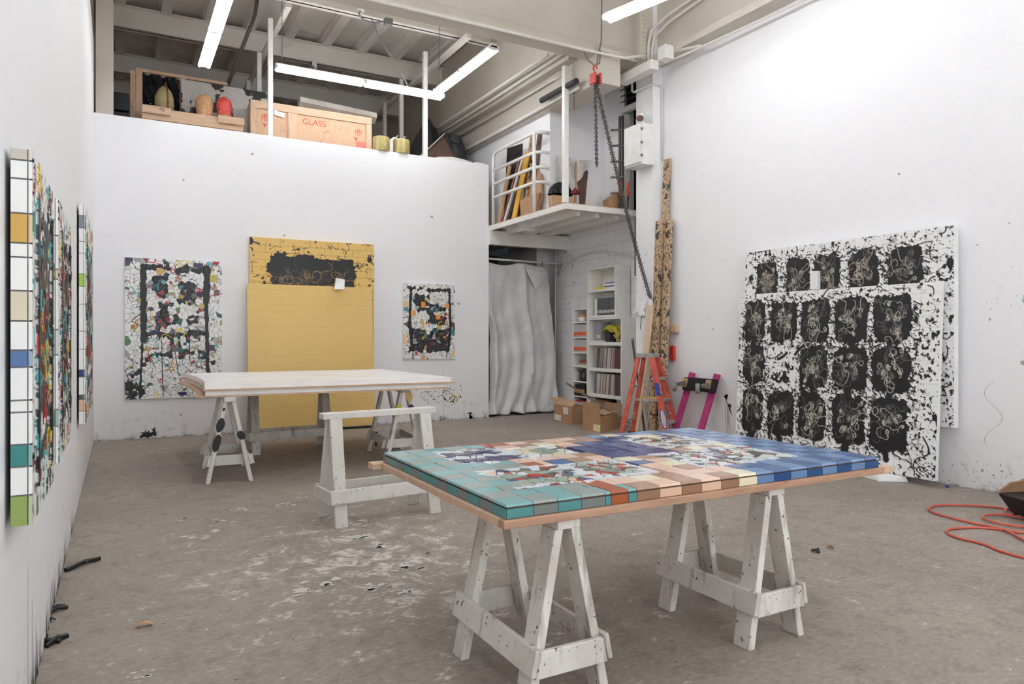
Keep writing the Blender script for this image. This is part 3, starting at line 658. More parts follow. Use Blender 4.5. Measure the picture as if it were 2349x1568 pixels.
# white primed panels lying on plywood: their left ends sag in the middle
def panel_layer(name, x0, x1, y0, y1, z0, z1, sag, mats, label, cat, top=None):
    b = MB(); n = 16
    def fn(u, v, z):
        y = y0 + (y1 - y0) * v; k = (1 - u) ** 3 * math.sin(PI * v) ** 0.7
        x = x0 + (x1 - x0) * u + sag * 2.6 * k; return V((x, y, z))
    b.grid(n, 8, lambda u, v: fn(u, v, z1), 1 if top else 0); b.grid(n, 8, lambda u, v: fn(u, 1 - v, z0))
    b.grid(n, 1, lambda u, v: fn(u, 0, z0 + (z1 - z0) * v)); b.grid(n, 1, lambda u, v: fn(1 - u, 1, z0 + (z1 - z0) * v))
    b.grid(8, 1, lambda u, v: fn(1, u, z0 + (z1 - z0) * v)); b.grid(8, 1, lambda u, v: fn(0, 1 - u, z0 + (z1 - z0) * v))
    return solo(name, b, mats, label, cat, 'layers of the white panel stack')
panel_layer('plywood_sheet', 0.60, 3.02, 6.80, 9.1, 0.774, 0.787, 0.022, m_ply, 'lowest thin plywood sheet under the stacked white panels', 'plywood sheet')
panel_layer('primed_panel', 0.67, 3.00, 6.82, 9.08, 0.788, 0.830, 0.022, m_gesso, 'lower white primed panel in the stack on the sawhorses', 'art panel')
panel_layer('plywood_sheet', 0.645, 3.09, 6.79, 9.1, 0.831, 0.843, 0.022, m_ply, 'plywood sheet between the two stacked white panels', 'plywood sheet')
panel_layer('primed_panel', 0.665, 3.05, 6.82, 9.07, 0.844, 0.890, 0.022, [m_gesso, m_gessotop], 'upper white primed panel with beige brush streaks on top', 'art panel', True)

# ------------------------------------------------------------------ front tile table
solo('plywood_sheet', MB().box(1.142, 3.07, 2.088, 3.268, 0.692, 0.702), m_ply, 'plywood sheet directly under the tiled panel on the front sawhorses', 'plywood sheet')
g_ = 'timbers under the tiled panel'
solo('timber_batten', MB().box(1.10, 3.10, 2.040, 2.085, 0.673, 0.7015), m_pinef, 'pinkish timber edging along the near long side of the tile table', 'timber', g_, bevel=0.003)
solo('timber_batten', MB().box(3.101, 3.165, 2.040, 2.10, 0.673, 0.7015), m_pine, 'pale timber stub past the blue corner of the tile table', 'timber', g_, bevel=0.003)
solo('timber_batten', MB().box(1.10, 1.14, 2.086, 3.265, 0.673, 0.7015), m_pine, 'pale timber edging along the teal short side of the tile table', 'timber', g_, bevel=0.003)
solo('timber_batten', MB().box(1.055, 3.13, 3.271, 3.345, 0.673, 0.7015), m_pine, 'pale timber along the far long side of the tile table', 'timber', g_, bevel=0.003)
tp = thing('tiled_panel', 'large panel of teal, brown and blue tiles lying on the front sawhorses', 'mosaic panel', (2.1, 2.67, 0.7025))
PX, PY, PW, PH = 1.118, 2.058, 1.962, 1.24
SX, SY = 1.962 / 2.0, 1.24 / 1.3
build('substrate', MB().box(PX + 0.006, PX + PW - 0.006, PY + 0.006, PY + PH - 0.006, 0.7025, 0.7405), m_substrate, tp)
CO = dict(t=(134, 180, 182), g=(158, 170, 166), o=(180, 104, 76), b=(182, 148, 130), p=(236, 204, 184), c=(238, 230, 204), l=(128, 158, 198), d=(98, 122, 166), n=(70, 78, 130), r=(188, 86, 78), T=(80, 138, 140), G=(114, 122, 120), O=(162, 84, 50), B=(148, 112, 88), P=(216, 178, 154), E=(222, 214, 182), L=(98, 128, 168), D=(32, 74, 126))  # reflection painted into paler top colours, dimmer light into the capital-letter edge colours
ue = [0, .105, .205, .305, .41, .435, .515, .555, .665, .775, .88, .985, 1.085, 1.19, 1.29, 1.395, 1.50, 1.60, 1.70, 1.80, 1.90, 2.0]
near = 'tgtgtotbpbpbcldldldld'
ve = [k * 0.1 for k in range(14)]
uX = lambda u: PX + u * SX
vY = lambda v: PY + v * SY
zones = [(0.17, 0.56, 0.17, 0.60), (0.57, 0.85, 0.24, 0.58), (0.18, 0.56, 0.76, 1.18), (0.585, 0.83, 0.78, 1.10), (1.10, 1.70, 0.18, 0.60), (1.25, 1.70, 0.72, 1.15)]
inz = lambda u, v: any(a < u < b and c < v < d for a, b, c, d in zones)
tb = MB(); rr = random.Random(5)
def cellc(i, j, u, v):
    if u < 0.205: return 'tg'[(i + j) % 2]
    if j == 0: return near[i]
    if j == 12:
        return ('tgtt' if u < .5 else 'oro' if u < .72 else 'pbp' if u < 1.15 else 'cpl' if u < 1.35 else 'ldl')[(i + 1) % 3]
    if u > 1.66 or (u > 1.28 and j in (1,)): return 'ld'[(i + j) % 2]
    if 0.85 < u < 1.25 and 0.6 < v < 1.06: return 'n' if rr.random() < 0.8 else rr.choice('pd')
    if u < 0.46: return rr.choice('tg')
    if u < 0.6: return rr.choice('oopg')
    if u < 1.2: return rr.choice('bpbpcd')
    return rr.choice('ccnlbd')
for i in range(len(ue) - 1):
    for j in range(13):
        u = (ue[i] + ue[i + 1]) / 2; v = (ve[j] + ve[j + 1]) / 2
        if inz(u, v) and j > 0: continue
        x0, x1, y0, y1 = uX(ue[i]) + 0.0012, uX(ue[i + 1]) - 0.0012, vY(ve[j]) + 0.0012, vY(ve[j + 1]) - 0.0012
        z = 0.7485 + rr.uniform(0, 0.002); c = lin(CO[cellc(i, j, u, v)]); tx, ty = rr.uniform(-.0008, .0008), rr.uniform(-.0008, .0008)
        tb.hexa([(x0, y0, 0.7405), (x1, y0, 0.7405), (x1, y1, 0.7405), (x0, y1, 0.7405), (x0 + .001, y0 + .001, z - tx - ty), (x1 - .001, y0 + .001, z + tx - ty), (x1 - .001, y1 - .001, z + tx + ty), (x0 + .001, y1 - .001, z - tx + ty)], 0, c)
build('tile_field', tb, m_tile, tp)
# broken-tile inlays: white surrounds with loose dark and coloured shards
sb = MB(); wh = lin((226, 230, 236)); pal = [(122, 114, 108), (100, 94, 90), (132, 120, 110), (150, 160, 150), (176, 184, 172), (188, 80, 70), (232, 200, 180), (84, 86, 128), (70, 72, 110), (214, 218, 220), (120, 108, 98)]
kinds = ['ring', 'wedge', 'navy', 'mirror', 'mix', 'mix2']
for (a, b_, c, d), kd in zip(zones, kinds):
    n = {'ring': 110, 'wedge': 80, 'navy': 110, 'mirror': 44, 'mix': 150, 'mix2': 130}[kd]
    sd = [(rr.uniform(a, b_), rr.uniform(c, d)) for _ in range(n)]
    sb = MB()
    for (u, v), poly in voronoi(sd, (a - 0.01, b_ + 0.01, c - 0.01, d + 0.01), 0.0022):
        e = min(u - a, b_ - u, v - c, d - v); fu, fv = (u - a) / (b_ - a), (v - c) / (d - c); x = rr.random()
        if e < 0.035: col = wh if x < 0.86 else lin(rr.choice(pal))
        elif kd == 'ring': col = lin((172, 184, 172)) if (0.16 < fv - fu * 0.1 < 0.34 or 0.58 < fv < 0.74) and fu < .9 else (wh if x < 0.35 else lin(rr.choice(pal[:3] + [(176, 84, 62), (196, 70, 62), (96, 110, 150), (228, 196, 172)])))
        elif kd == 'wedge': col = lin((184, 192, 182)) if x < 0.4 else lin(rr.choice(pal[:4] + [(196, 74, 66)]))
        elif kd == 'navy': col = lin(rr.choice([(88, 86, 132), (70, 70, 108), (110, 106, 128)])) if (0.12 < fv < 0.42 or 0.58 < fv < 0.86) else (wh if x < 0.7 else lin(rr.choice(pal)))
        elif kd == 'mirror': col = lin((150, 168, 152)) if e > 0.06 else lin((226, 216, 184))
        else: col = wh if x < 0.42 else lin(rr.choice(pal))
        h = rr.uniform(0.006, 0.0095); tx = rr.uniform(-0.02, 0.02)
        sb.prism(poly, h, lambda p, q_, w, tx=tx, u=u: V((uX(p), vY(q_), 0.7405 + w * (1 + tx * (p - u) / 0.05))), 0, col)
    build('shard_inlay', sb, m_tile, tp)
sm = [(1.10, .62), (1.05, .5)]
# edge tiles, standing on the sides
eb = MB(); es = 'TGTGTOTBPBPEELDLDLDLD'
nb = [0, .105, .205, .305, .41, .435, .515, .555, .665, .775, .88, .985, 1.085, 1.19, 1.29, 1.395, 1.50, 1.60, 1.70, 1.80, 1.90, 2.0]
es = 'TGTGTOTBPBPBELDLDLDLD'
for i, ch in enumerate(es): eb.box(uX(nb[i]) + .0012, uX(nb[i + 1]) - .0012, PY - 0.003, PY + 0.005, 0.7035, 0.7345, 0, lin(CO[ch]))
for j in range(13):
    eb.box(PX - 0.003, PX + 0.005, vY(ve[j]) + .0012, vY(ve[j + 1]) - .0012, 0.7035, 0.7345, 0, lin(CO['TG'[(j + (j > 6)) % 2]]))
    eb.box(PX + PW - 0.005, PX + PW + 0.003, vY(ve[j]) + .0012, vY(ve[j + 1]) - .0012, 0.7035, 0.7345, 0, lin(CO['LD'[j % 2]]))
for i in range(len(nb) - 1): eb.box(uX(nb[i]) + .0012, uX(nb[i + 1]) - .0012, PY + PH - 0.005, PY + PH + 0.003, 0.7035, 0.7345, 0, lin(CO[es[i]]))
build('edge_tiles', eb, m_side, tp)

# ------------------------------------------------------------------ pictures (plain abstract surfaces)
WH = (236, 236, 234); INK = (30, 30, 32); GR = (84, 84, 86)
def splatter_board(W, H, res, cols, rows, miss, seed, line=(196, 190, 176)):
    r = random.Random(seed); c = Cv(W, H, res, WH)
    for k in range(1, int(W / 0.1)): c.line([(k * 0.1, 0), (k * 0.1, H)], 0.004, (214, 214, 214), -0.001)
    for k in range(1, int(H / 0.1)): c.line([(0, k * 0.1), (W, k * 0.1)], 0.004, (214, 214, 214), -0.001)
    n1 = c.noise(10, 3); n2 = c.noise(3, 3); fine = c.noise(34, 2)
    c.put((fine + n2 * 0.9) > 0.33, INK, 0.002)
    c.splats(3200, 0.0026, 0.012, INK, 0.002, r); c.splats(60, 0.012, 0.034, INK, 0.004, r)
    for _ in range(110):
        u, v = r.uniform(0, W), r.uniform(0, H); c.curl(u, v, r.uniform(0.06, 0.22), r.uniform(0.004, 0.016), INK, 0.004, 0.4, 0.015, 1, r)
    for j, (v0, v1) in enumerate(rows):
        for i, (u0, u1) in enumerate(cols):
            if (j, i) in miss:
                for _ in range(6): c.curl(r.uniform(u0, u1), r.uniform(v0, v1), 0.14, 0.03, INK, 0.004, 0.5, 0.015, 1, r)
                continue
            cu, cv, ru, rv = (u0 + u1) / 2, (v0 + v1) / 2, (u1 - u0) / 2, (v1 - v0) / 2
            d = (np.abs((c.U - cu) / ru) ** 5 + np.abs((c.Vv - cv) / rv) ** 5) ** 0.2
            c.put(d + n1 * 0.30 + fine * 0.22 < 1.04, INK, 0.007)
            if r.random() < 0.75: c.line([(cu + r.uniform(-.03, .03), v1 - 0.02), (cu + r.uniform(-.03, .03), v1 + r.uniform(0.06, 0.12))], r.uniform(0.05, 0.10), INK, 0.006)
            for _ in range(60):
                a = r.uniform(0, 2 * PI); k_ = r.uniform(0.98, 1.32); su, sv = cu + ru * k_ * max(-1, min(1, 1.3 * math.cos(a))), cv + rv * k_ * max(-1, min(1, 1.3 * math.sin(a))); an = r.gauss(0.5, 0.5); L_ = r.uniform(0.015, 0.07)
                c.line([(su, sv), (su + L_ * math.cos(an), sv + L_ * math.sin(an))], r.uniform(0.004, 0.014), INK, 0.005)
            s = r.uniform(0.8, 1.2)
            for k in range(int(24 * s)):
                c.curl(r.uniform(cu - ru * .55, cu + ru * .55), r.uniform(cv - rv * .7, cv + rv * .7), r.uniform(0.2, 0.5), 0.003, line if r.random() < 0.45 else (104, 101, 96), 0.0045, 1.1, 0.012, 0.8, r)
            m = (d > 1.16) & (np.abs(c.U - cu) < ru * 1.3) & (np.abs(c.Vv - cv) < rv * 1.3)
    # strokes must stay on the dark patches
    return c
def picture(name, label, O, eu, ev, nrm, cv, thick, side, group=None, cat='painting'):
    O, eu, ev, nrm = V(O), V(eu), V(ev), V(nrm); W, H = cv.W, cv.H
    t = thing(name, label, cat, O + eu * W / 2 + ev * H, group)
    b = MB(); P = [O, O + eu * W, O + eu * W + ev * H, O + ev * H]
    b.hexa([p - nrm * (thick + 0.0) for p in P] + [p - nrm * 0.0035 for p in P]); build('panel', b, side, t, bevel=0.004)
    cv.h[0, :] = cv.h[-1, :] = 0; cv.mesh('picture_surface', O, eu, ev, nrm, m_col, t); return t
cols = [(0.09, 0.37), (0.45, 0.78), (0.85, 1.17), (1.25, 1.60), (1.66, 2.02)]
# back one hangs on the right wall
picture('splattered_painting', 'black and white splattered painting hung on the right wall, behind another', (6.335, 5.87, 2.28), (0, -1, 0), (0, 0, -1), (-1, 0, 0),
        splatter_board(2.34, 1.76, 0.0055, [(0.17, 0.45), (0.58, 0.86), (0.94, 1.22), (1.33, 1.63), (1.74, 2.06)], [(0.14, 0.56), (0.64, 1.06), (1.16, 1.6)], (), 3, (176, 164, 148)), 0.07, m_foam, 'black and white splattered paintings')
ev = V((6.19 - 6.285, 0, 0.06 - 1.795)); ev.normalize(); nrm = V((0, -1, 0)).cross(ev); nrm = nrm if nrm.x < 0 else -nrm
picture('splattered_painting', 'black and white splattered painting leaning in front, standing on a foam block', (6.272, 5.88, 1.795), (0, -1, 0), ev, nrm,
        splatter_board(2.28, 1.735, 0.005, cols, [(0.10, 0.53), (0.59, 0.99), (1.07, 1.53)], ((1, 1),), 8), 0.045, m_foam, 'black and white splattered paintings')
g2 = 'white foam blocks by the splattered paintings'
bb = MB().hexa([(6.02, 4.02, 0), (6.22, 3.86, 0), (6.30, 4.12, 0), (6.08, 4.24, 0), (6.03, 4.03, 0.056), (6.21, 3.88, 0.058), (6.29, 4.11, 0.058), (6.09, 4.23, 0.055)])
solo('foam_block', bb, m_foam, 'crumpled white foam block on the floor under the leaning splattered painting', 'foam block', g2, bevel=0.008)
solo('foam_block', MB().box(6.08, 6.28, 5.40, 5.62, 0, 0.058), m_foam, 'white foam block hidden under the far end of the leaning painting', 'foam block', g2, bevel=0.006)
solo('foam_strip', MB().box(6.275, 6.325, 4.86, 4.95, 1.80, 1.99), m_foam, 'white foam strip wedged between the two splattered paintings', 'foam strip', bevel=0.004)
# yellow pair on the back wall
c = Cv(1.76, 2.06, 0.006, (226, 188, 108)); r = random.Random(21)
for k in range(1, 21): c.line([(0, k * 0.1025), (1.76, k * 0.1025)], 0.005, (172, 142, 84), -0.001)
for j in range(20):
    for i in range(5): u = (i + 0.5 * (j % 2)) * 0.41; c.line([(u, j * .1025), (u, (j + 1) * .1025)], 0.005, (172, 142, 84), -0.001)
nz = c.noise(7, 4); d = np.maximum(np.abs((c.U - 0.87) / 0.62), (0.23 - c.Vv) * 2.6 + 1.0)
c.splats(620, 0.003, 0.012, INK, 0.002, r); c.splats(26, 0.012, 0.045, INK, 0.003, r, (0, 1.76, 0, 0.7))
for _ in range(40): c.curl(r.uniform(0, 1.76), r.uniform(0, 0.6), r.uniform(0.06, 0.2), r.uniform(0.004, 0.01), INK, 0.003, 0.4, 0.015, 1, r)
c.put(d + nz * 0.42 < 1.0, INK, 0.008)
for _ in range(80): c.curl(r.uniform(0.36, 1.38), r.uniform(0.42, 0.78), r.uniform(0.2, 0.5), 0.004, (150, 122, 78) if r.random() < 0.5 else (92, 78, 56), 0.007, 0.9, 0.02, 1.1, r)
picture('yellow_painting', 'yellow panel with a splashed black mass, hung behind the plain yellow one', (1.575, 10.29, 2.695), (1, 0, 0), (0, 0, -1), (0, -1, 0), c, 0.065, m_ochre)
yl = thing('yellow_tile_panel', 'plain yellow tile panel leaning on the back wall behind the white table', 'art panel', (2.4, 10.2, 0.03))
b = MB().hexa([(-0.875, -0.02, 0), (0.875, -0.02, 0), (0.875, 0.02, 0), (-0.875, 0.02, 0), (-0.875, -0.02, 2.02), (0.875, -0.02, 2.02), (0.875, 0.02, 2.02), (-0.875, 0.02, 2.02)])
for p in range(len(b.v)): b.v[p] = b.v[p] + OFF[yl.name]
build('tile_face', b, m_yelltile, yl); yl.location = (2.403, 10.06, 0.03); yl.rotation_euler = (-0.085, 0, 0)
b = MB().box(1.6, 3.2, 10.0, 10.14, 0.0, 0.03); solo('timber_batten', b, m_black, 'dark timber on the floor under the yellow tile panel', 'timber')
solo('foam_pad', MB().hexa([(2.70, 10.11, 2.0), (2.84, 10.11, 2.0), (2.84, 10.16, 2.0), (2.70, 10.16, 2.0), (2.735, 10.16, 2.165), (2.865, 10.18, 2.15), (2.865, 10.22, 2.15), (2.735, 10.20, 2.165)]), m_foam, 'white foam pad between the two yellow panels', 'foam strip')
# broken-tile pictures
def mosaic(W, H, res, n, seed, black, accents, lines, ncurl=40, base=WH):
    r = random.Random(seed); global NP; NP = np.random.default_rng(seed)
    c = Cv(W, H, res, base)
    acc = [(180, 150, 84), (198, 176, 120), (84, 72, 100), (150, 156, 168), (170, 172, 172), (98, 132, 84), (204, 160, 140), (60, 100, 96), (40, 42, 84), (176, 60, 60)] if accents is None else accents
    def cf(u, v):
        for kind, a in black:
            if kind == 'seg':
                (x0, y0, x1, y1, w) = a; L2 = (x1 - x0) ** 2 + (y1 - y0) ** 2; t = max(0, min(1, ((u - x0) * (x1 - x0) + (v - y0) * (y1 - y0)) / L2))
                if math.hypot(u - x0 - t * (x1 - x0), v - y0 - t * (y1 - y0)) < w: return INK
            else:
                x0, y0, x1, y1 = a
                if x0 < u < x1 and y0 < v < y1: return INK if r.random() < 0.74 else r.choice(acc + [WH, WH])
        x = r.random()
        return WH if x < 0.83 else (r.choice(acc) if x < 0.94 else (214, 209, 200))
    c.shards(n, 0.004, (104, 104, 104), cf, 0.0, 0.0014)
    for _ in range(ncurl):
        c.curl(r.uniform(0, W), r.uniform(0, H), r.uniform(0.1, 0.35) * W, r.uniform(0.006, 0.012), r.choice([(206, 52, 60), (64, 182, 182), (232, 200, 40), (56, 42, 60), (70, 70, 74), (64, 182, 182), (200, 40, 50)]), 0.004, 0.7, 0.014, 1, r)
    for x0, y0, x1, y1, w in lines:
        pts = [(x0 + (x1 - x0) * k / 12 + r.uniform(-.1, .1) * w, y0 + (y1 - y0) * k / 12) for k in range(13)]
        for p, q_ in zip(pts[:-1], pts[1:]): c.line([p, q_], w * r.uniform(0.75, 1.1), INK, 0.008)
    for _ in range(12): c.curl(r.uniform(0, W), r.uniform(0, H), 0.3 * W, 0.006, INK, 0.004, 0.5, 0.014, 1, r)
    return c
S = [('seg', (0.22, .105, .92, .125, .032)), ('seg', (.24, .99, .92, .975, .032)), ('box', (0.34, 0.22, 0.50, 0.50)), ('box', (0.62, 0.30, 0.82, 0.58)), ('box', (0.40, 0.56, 0.54, 0.62)), ('box', (0.34, 0.70, 0.50, 0.90)), ('box', (0.56, 0.72, 0.88, 0.84)), ('seg', (.54, 1.0, .54, 1.24, .02)), ('seg', (.62, 1.0, .66, 1.26, .02)), ('seg', (.1, 1.52, .32, 1.25, .024)), ('seg', (.32, 1.25, .55, 1.22, .02)), ('seg', (.66, 1.24, .86, 1.2, .02)), ('seg', (.86, 1.2, 1.1, 1.42, .024))]
c = mosaic(1.155, 1.815, 0.004, 950, 31, S, None, [(0.21, 0.10, 0.21, 1.05, .075), (0.20, 1.05, 0.17, 1.8, .025), (.97, .10, .96, .55, .085), (.96, .55, .98, 1.5, .05), (.42, 1.05, .44, 1.8, .01), (.55, 1.0, .62, 1.5, .01), (.75, .9, .76, 1.35, .01)], 60)
c.splats(26, 0.01, 0.05, INK, 0.006, random.Random(4), (0.02, 0.2, 1.64, 1.8))
for u, v, w_, h_, cc in ((0.0, 0.0, 0.09, 0.06, (74, 64, 92)), (.80, .03, .12, .06, (74, 64, 92)), (1.0, .18, .1, .1, (196, 176, 100)), (1.05, 1.02, .1, .05, (176, 174, 162)), (.99, 1.12, .07, .08, (74, 62, 84)), (.36, .13, .09, .07, (206, 170, 96)), (.62, 1.74, .1, .04, (44, 44, 96)), (.54, 1.12, .06, .09, (112, 96, 112))):
    c.put((c.U >= u) & (c.U < u + w_) & (c.Vv >= v) & (c.Vv < v + h_), cc, 0.001)
picture('mosaic_picture', 'tall white mosaic with thick black uprights on the left of the back wall', (0.068, 10.315, 2.33), (1, 0, 0), (0, 0, -1), (0, -1, 0), c, 0.04, m_foam, 'broken tile mosaics', 'mosaic')
S = [('seg', (.1, .08, .78, .1, .024)), ('seg', (.12, .72, .78, .74, .024)), ('seg', (.12, 1.03, .72, 1.02, .03)), ('box', (.16, .18, .44, .42)), ('box', (.40, .34, .70, .64)), ('box', (.16, .72, .74, 1.0)), ('seg', (.22, .76, .24, 1.0, .014))]
c = mosaic(0.86, 1.17, 0.0045, 460, 44, S, [(236, 150, 56), (86, 140, 158), (206, 180, 110), (122, 70, 62), (168, 178, 170), (200, 206, 196), (196, 200, 192)], [(.12, .08, .10, .60, .045), (.10, .6, .14, 1.02, .06), (.76, .08, .78, .7, .045), (.78, .7, .74, 1.05, .05), (.14, 1.0, .16, 1.16, .014), (.72, 1.0, .71, 1.15, .012)], 16)
for u, v, w_, h_, cc in ((0.0, .28, .08, .09, (224, 192, 128)), (0, .37, .08, .06, (86, 144, 166)), (.14, .42, .06, .08, (240, 152, 56)), (.70, .3, .06, .08, (240, 152, 56)), (.0, .78, .06, .16, (230, 202, 150)), (.8, 1.04, .06, .1, (230, 202, 150)), (.52, .38, .06, .06, (80, 136, 152)), (.54, .48, .07, .07, (240, 152, 56)), (.29, .28, .07, .09, (240, 152, 56)), (.44, .9, .06, .07, (110, 56, 52)), (.34, .78, .04, .07, (86, 140, 160)), (.78, .72, .07, .04, (60, 130, 130))):
    c.put((c.U >= u) & (c.U < u + w_) & (c.Vv >= v) & (c.Vv < v + h_), cc, 0.001)
picture('mosaic_picture', 'small black-framed mosaic with orange tiles on the right of the back wall', (3.815, 10.32, 2.145), (1, 0, 0), (0, 0, -1), (0, -1, 0), c, 0.035, m_foam, 'broken tile mosaics', 'mosaic')
# three mosaics seen edge-on along the left wall, with tiled sides
def side_mosaic(y0, y1, z0, z1, x1, seed, sides, label, gap=True, n=900):
    W, H = y1 - y0, z1 - z0
    c = mosaic(W, H, 0.0055, n, seed, [('seg', (W * .2, H * .15, W * .8, H * .17, .03)), ('box', (W * .2, H * .2, W * .8, H * .75)), ('seg', (W * .15, H * .85, W * .85, H * .8, .03))], None, [(W * .16, H * .12, W * .17, H * .9, .05), (W * .84, H * .12, W * .83, H * .9, .05)], 60)
    t = picture('mosaic_picture', label, (x1, y0, z1), (0, 1, 0), (0, 0, -1), (1, 0, 0), c, x1 - XL - 0.012, m_grey, 'broken tile mosaics', 'mosaic')
    b = MB(); z = z1; xb = XL + 0.014; xe = x1 - 0.012
    tot = sum(h for h, _ in sides)
    for h, cc in sides:
        h = h / tot * H; b.box(xb, xe, y0 - 0.008, y0, z - h + 0.0025, z - 0.0025, 0, lin(cc)); b.box(xe + 0.003, x1, y0 - 0.008, y0, z - h + 0.0025, z - 0.0025, 0, lin(tuple(int(0.5 * q_ + 110) if cc != WH else q_ for q_ in cc))); z -= h
    build('edge_tiles', b, m_side, t); return t
E_ = (206, 196, 180)
side_mosaic(2.40, 3.12, 0.775, 1.83, -0.212, 51, [(28, (196, 188, 176)), (42, WH), (78, WH), (67, (204, 164, 84)), (32, WH), (76, WH), (68, (214, 204, 180)), (66, WH), (38, (84, 116, 164)), (75, WH), (27, WH), (73, WH), (50, (58, 134, 132)), (65, WH), (70, (146, 166, 92))], 'nearest mosaic on the left wall, with yellow, teal and green edge tiles')
side_mosaic(3.52, 4.44, 0.775, 1.885, -0.222, 52, [(90, WH), (80, WH), (24, (206, 190, 140)), (120, WH), (60, (206, 206, 206)), (130, WH), (40, (96, 150, 150)), (90, WH)], 'middle mosaic on the left wall, partly hidden by the nearest one')
side_mosaic(6.25, 7.85, 0.65, 2.31, -0.222, 53, [(26, WH), (28, (130, 140, 146)), (30, WH), (26, WH), (46, WH), (28, (158, 196, 60)), (40, WH), (60, WH), (40, WH), (46, WH), (16, (36, 52, 120)), (40, WH), (10, (90, 90, 96)), (26, (216, 180, 150)), (30, WH)], 'farthest mosaic on the left wall, with a lime edge tile', True, 1300)
# ------------------------------------------------------------------ alcove: curtain, shelves, boxes
rod = MB().tube([(5.1, 10.50, 2.62), (6.83, 10.50, 2.60)], 0.018, 10)
solo('curtain_rod', rod, m_pipe, 'grey pipe the plastic sheet curtain hangs from under the gallery', 'curtain rod', smooth=True)
CYL = [(0.0, 5.36, 6.46), (0.06, 5.34, 6.52), (0.14, 5.31, 6.56), (0.24, 5.30, 6.56), (0.33, 5.30, 6.60), (0.40, 5.37, 6.62), (0.5, 5.39, 6.66), (0.7, 5.39, 6.69), (0.9, 5.38, 6.71), (1.0, 5.33, 6.70)]
def lerp(tab, t, k):
    for a, b in zip(tab[:-1], tab[1:]):
        if a[0] <= t <= b[0]: q = (t - a[0]) / (b[0] - a[0]); return a[k] + (b[k] - a[k]) * q
    return tab[-1][k]
def curt(u, v):
    x0, x1 = lerp(CYL, v, 1), lerp(CYL, v, 2); x = x0 + (x1 - x0) * u
    z = 2.57 - 0.05 * math.sin(PI * min(1, u / 0.5)) * (1 - v) - 0.14 * max(0, u - 0.62) * (1 - v) - v * (2.55 - 0.015 * math.sin(u * 21) - 0.01)
    am = 0.02 + 0.05 * v
    fold = am * (math.sin(u * 17 + 2.5 * math.sin(v * 2.2) + 1.6 * math.sin(u * 5)) * 0.35 + 0.25 * math.sin(u * 37 + v * 5 + 2 * math.sin(v * 7)) * (0.4 + v)) + 0.07 * math.exp(-((u - 0.06) / 0.05) ** 2) * -min(1, v * 3) - 0.09 * math.exp(-((u - 0.60 - 0.02 * v) / 0.045) ** 2) * min(1, v * 1.8 + 0.3) * (0.5 if v > 0.75 else 1)
    y = 10.50 + fold + 0.015 * math.sin(v * 23 + u * 9) * v
    if v > 0.93: y -= 0.05 * (v - 0.93) / 0.07 * (0.6 + math.sin(u * 30))
    return V((x, min(y, 10.66), max(0.006, z)))
ct = thing('sheet_curtain', 'crumpled white plastic sheet curtain closing the store under the gallery', 'curtain', (6.0, 10.47, 0))
build('sheet', MB().grid(90, 70, curt), m_vinyl, ct, smooth=True, solid=0.003)
def flap(u, v):
    a = V((6.02, 10.43, 2.50)); b = V((6.47, 10.38, 2.42)); c = V((6.20, 10.36, 2.12))
    p = a + (b - a) * u; return p + (c - p) * v + V((0, -0.03 * math.sin(PI * u) * (1 - v), 0))
build('folded_corner', MB().grid(12, 12, flap), m_vinyl, ct, smooth=True, solid=0.003)
for k, x in enumerate((5.37, 5.80, 6.40)):
    r_ = [(x + 0.0, 10.50 + 0.03 * math.cos(a), 2.585 + 0.035 * math.sin(a)) for a in [2 * PI * i / 12 for i in range(12)]]
    build('hook', MB().tube(r_, 0.004, 6, 0, True), m_dark, ct)

def shelf_unit(name, label, x0, x1, y0, y1, zb, zt, shelves, th=0.022, sh=0.055, back=True):
    t = thing(name, label, 'bookcase', ((x0 + x1) / 2, (y0 + y1) / 2, zb), 'white bookcases in the alcove')
    build('side_panel', MB().box(x0, x1, y0, y0 + th, zb, zt), m_shelf, t, bevel=0.002); build('side_panel', MB().box(x0, x1, y1 - th, y1, zb, zt), m_shelf, t, bevel=0.002)
    build('top_panel', MB().box(x0, x1, y0 + th, y1 - th, zt - th, zt), m_shelf, t, bevel=0.002)
    build('back_panel', MB().box(x1 - 0.006, x1, y0 + th, y1 - th, zb, zt - th), m_shelf, t)
    for z in shelves: build('shelf', MB().box(x0 + 0.003, x1 - 0.006, y0 + th, y1 - th, z - sh, z), m_shelf, t, bevel=0.002)
    return t
X0, X1 = 6.54, 6.82
shelf_unit('bookcase', 'wide white bookcase with rows of records, lower unit of the pair', X0, X1, 8.45, 9.31, 0, 1.61, [0.06, 0.431, 0.836, 1.24])
shelf_unit('bookcase', 'open white shelf unit stacked on top of the wide bookcase', X0, X1, 8.60, 9.31, 1.612, 2.40, [1.655, 2.06], sh=0.04)
shelf_unit('bookcase', 'narrow white bookcase holding the orange-labelled binders', X0, X1, 9.33, 9.76, 0, 1.78, [0.06, 0.36, 0.60, 0.845, 1.07, 1.315, 1.56], sh=0.02)
def blockmesh(name, mb, mats, o0):
    return mb
def volume(name, y, z, t, h, d, lean, col, mats, label, cat, group, src=None, xf=X0 + 0.012):
    """upright book-like thing: t along Y, h up, d into the shelf"""
    if src is None:
        b = MB(); b.box(0, d, 0.0, t, 0, h); b.box(-0.0006, 0.0, t * 0.2, t * 0.8, h * 0.12, h * 0.3, 1)
        o = solo(name, b, mats, label, cat, group, base=(0, 0, 0))
    else:
        o = src.copy(); C.objects.link(o); OFF[o.name] = V((0, 0, 0))
    o.location = (xf, y, z); o.rotation_euler = (lean, 0, 0); o.color = (*lin(col), 1); tag(o, label, cat, group); return o
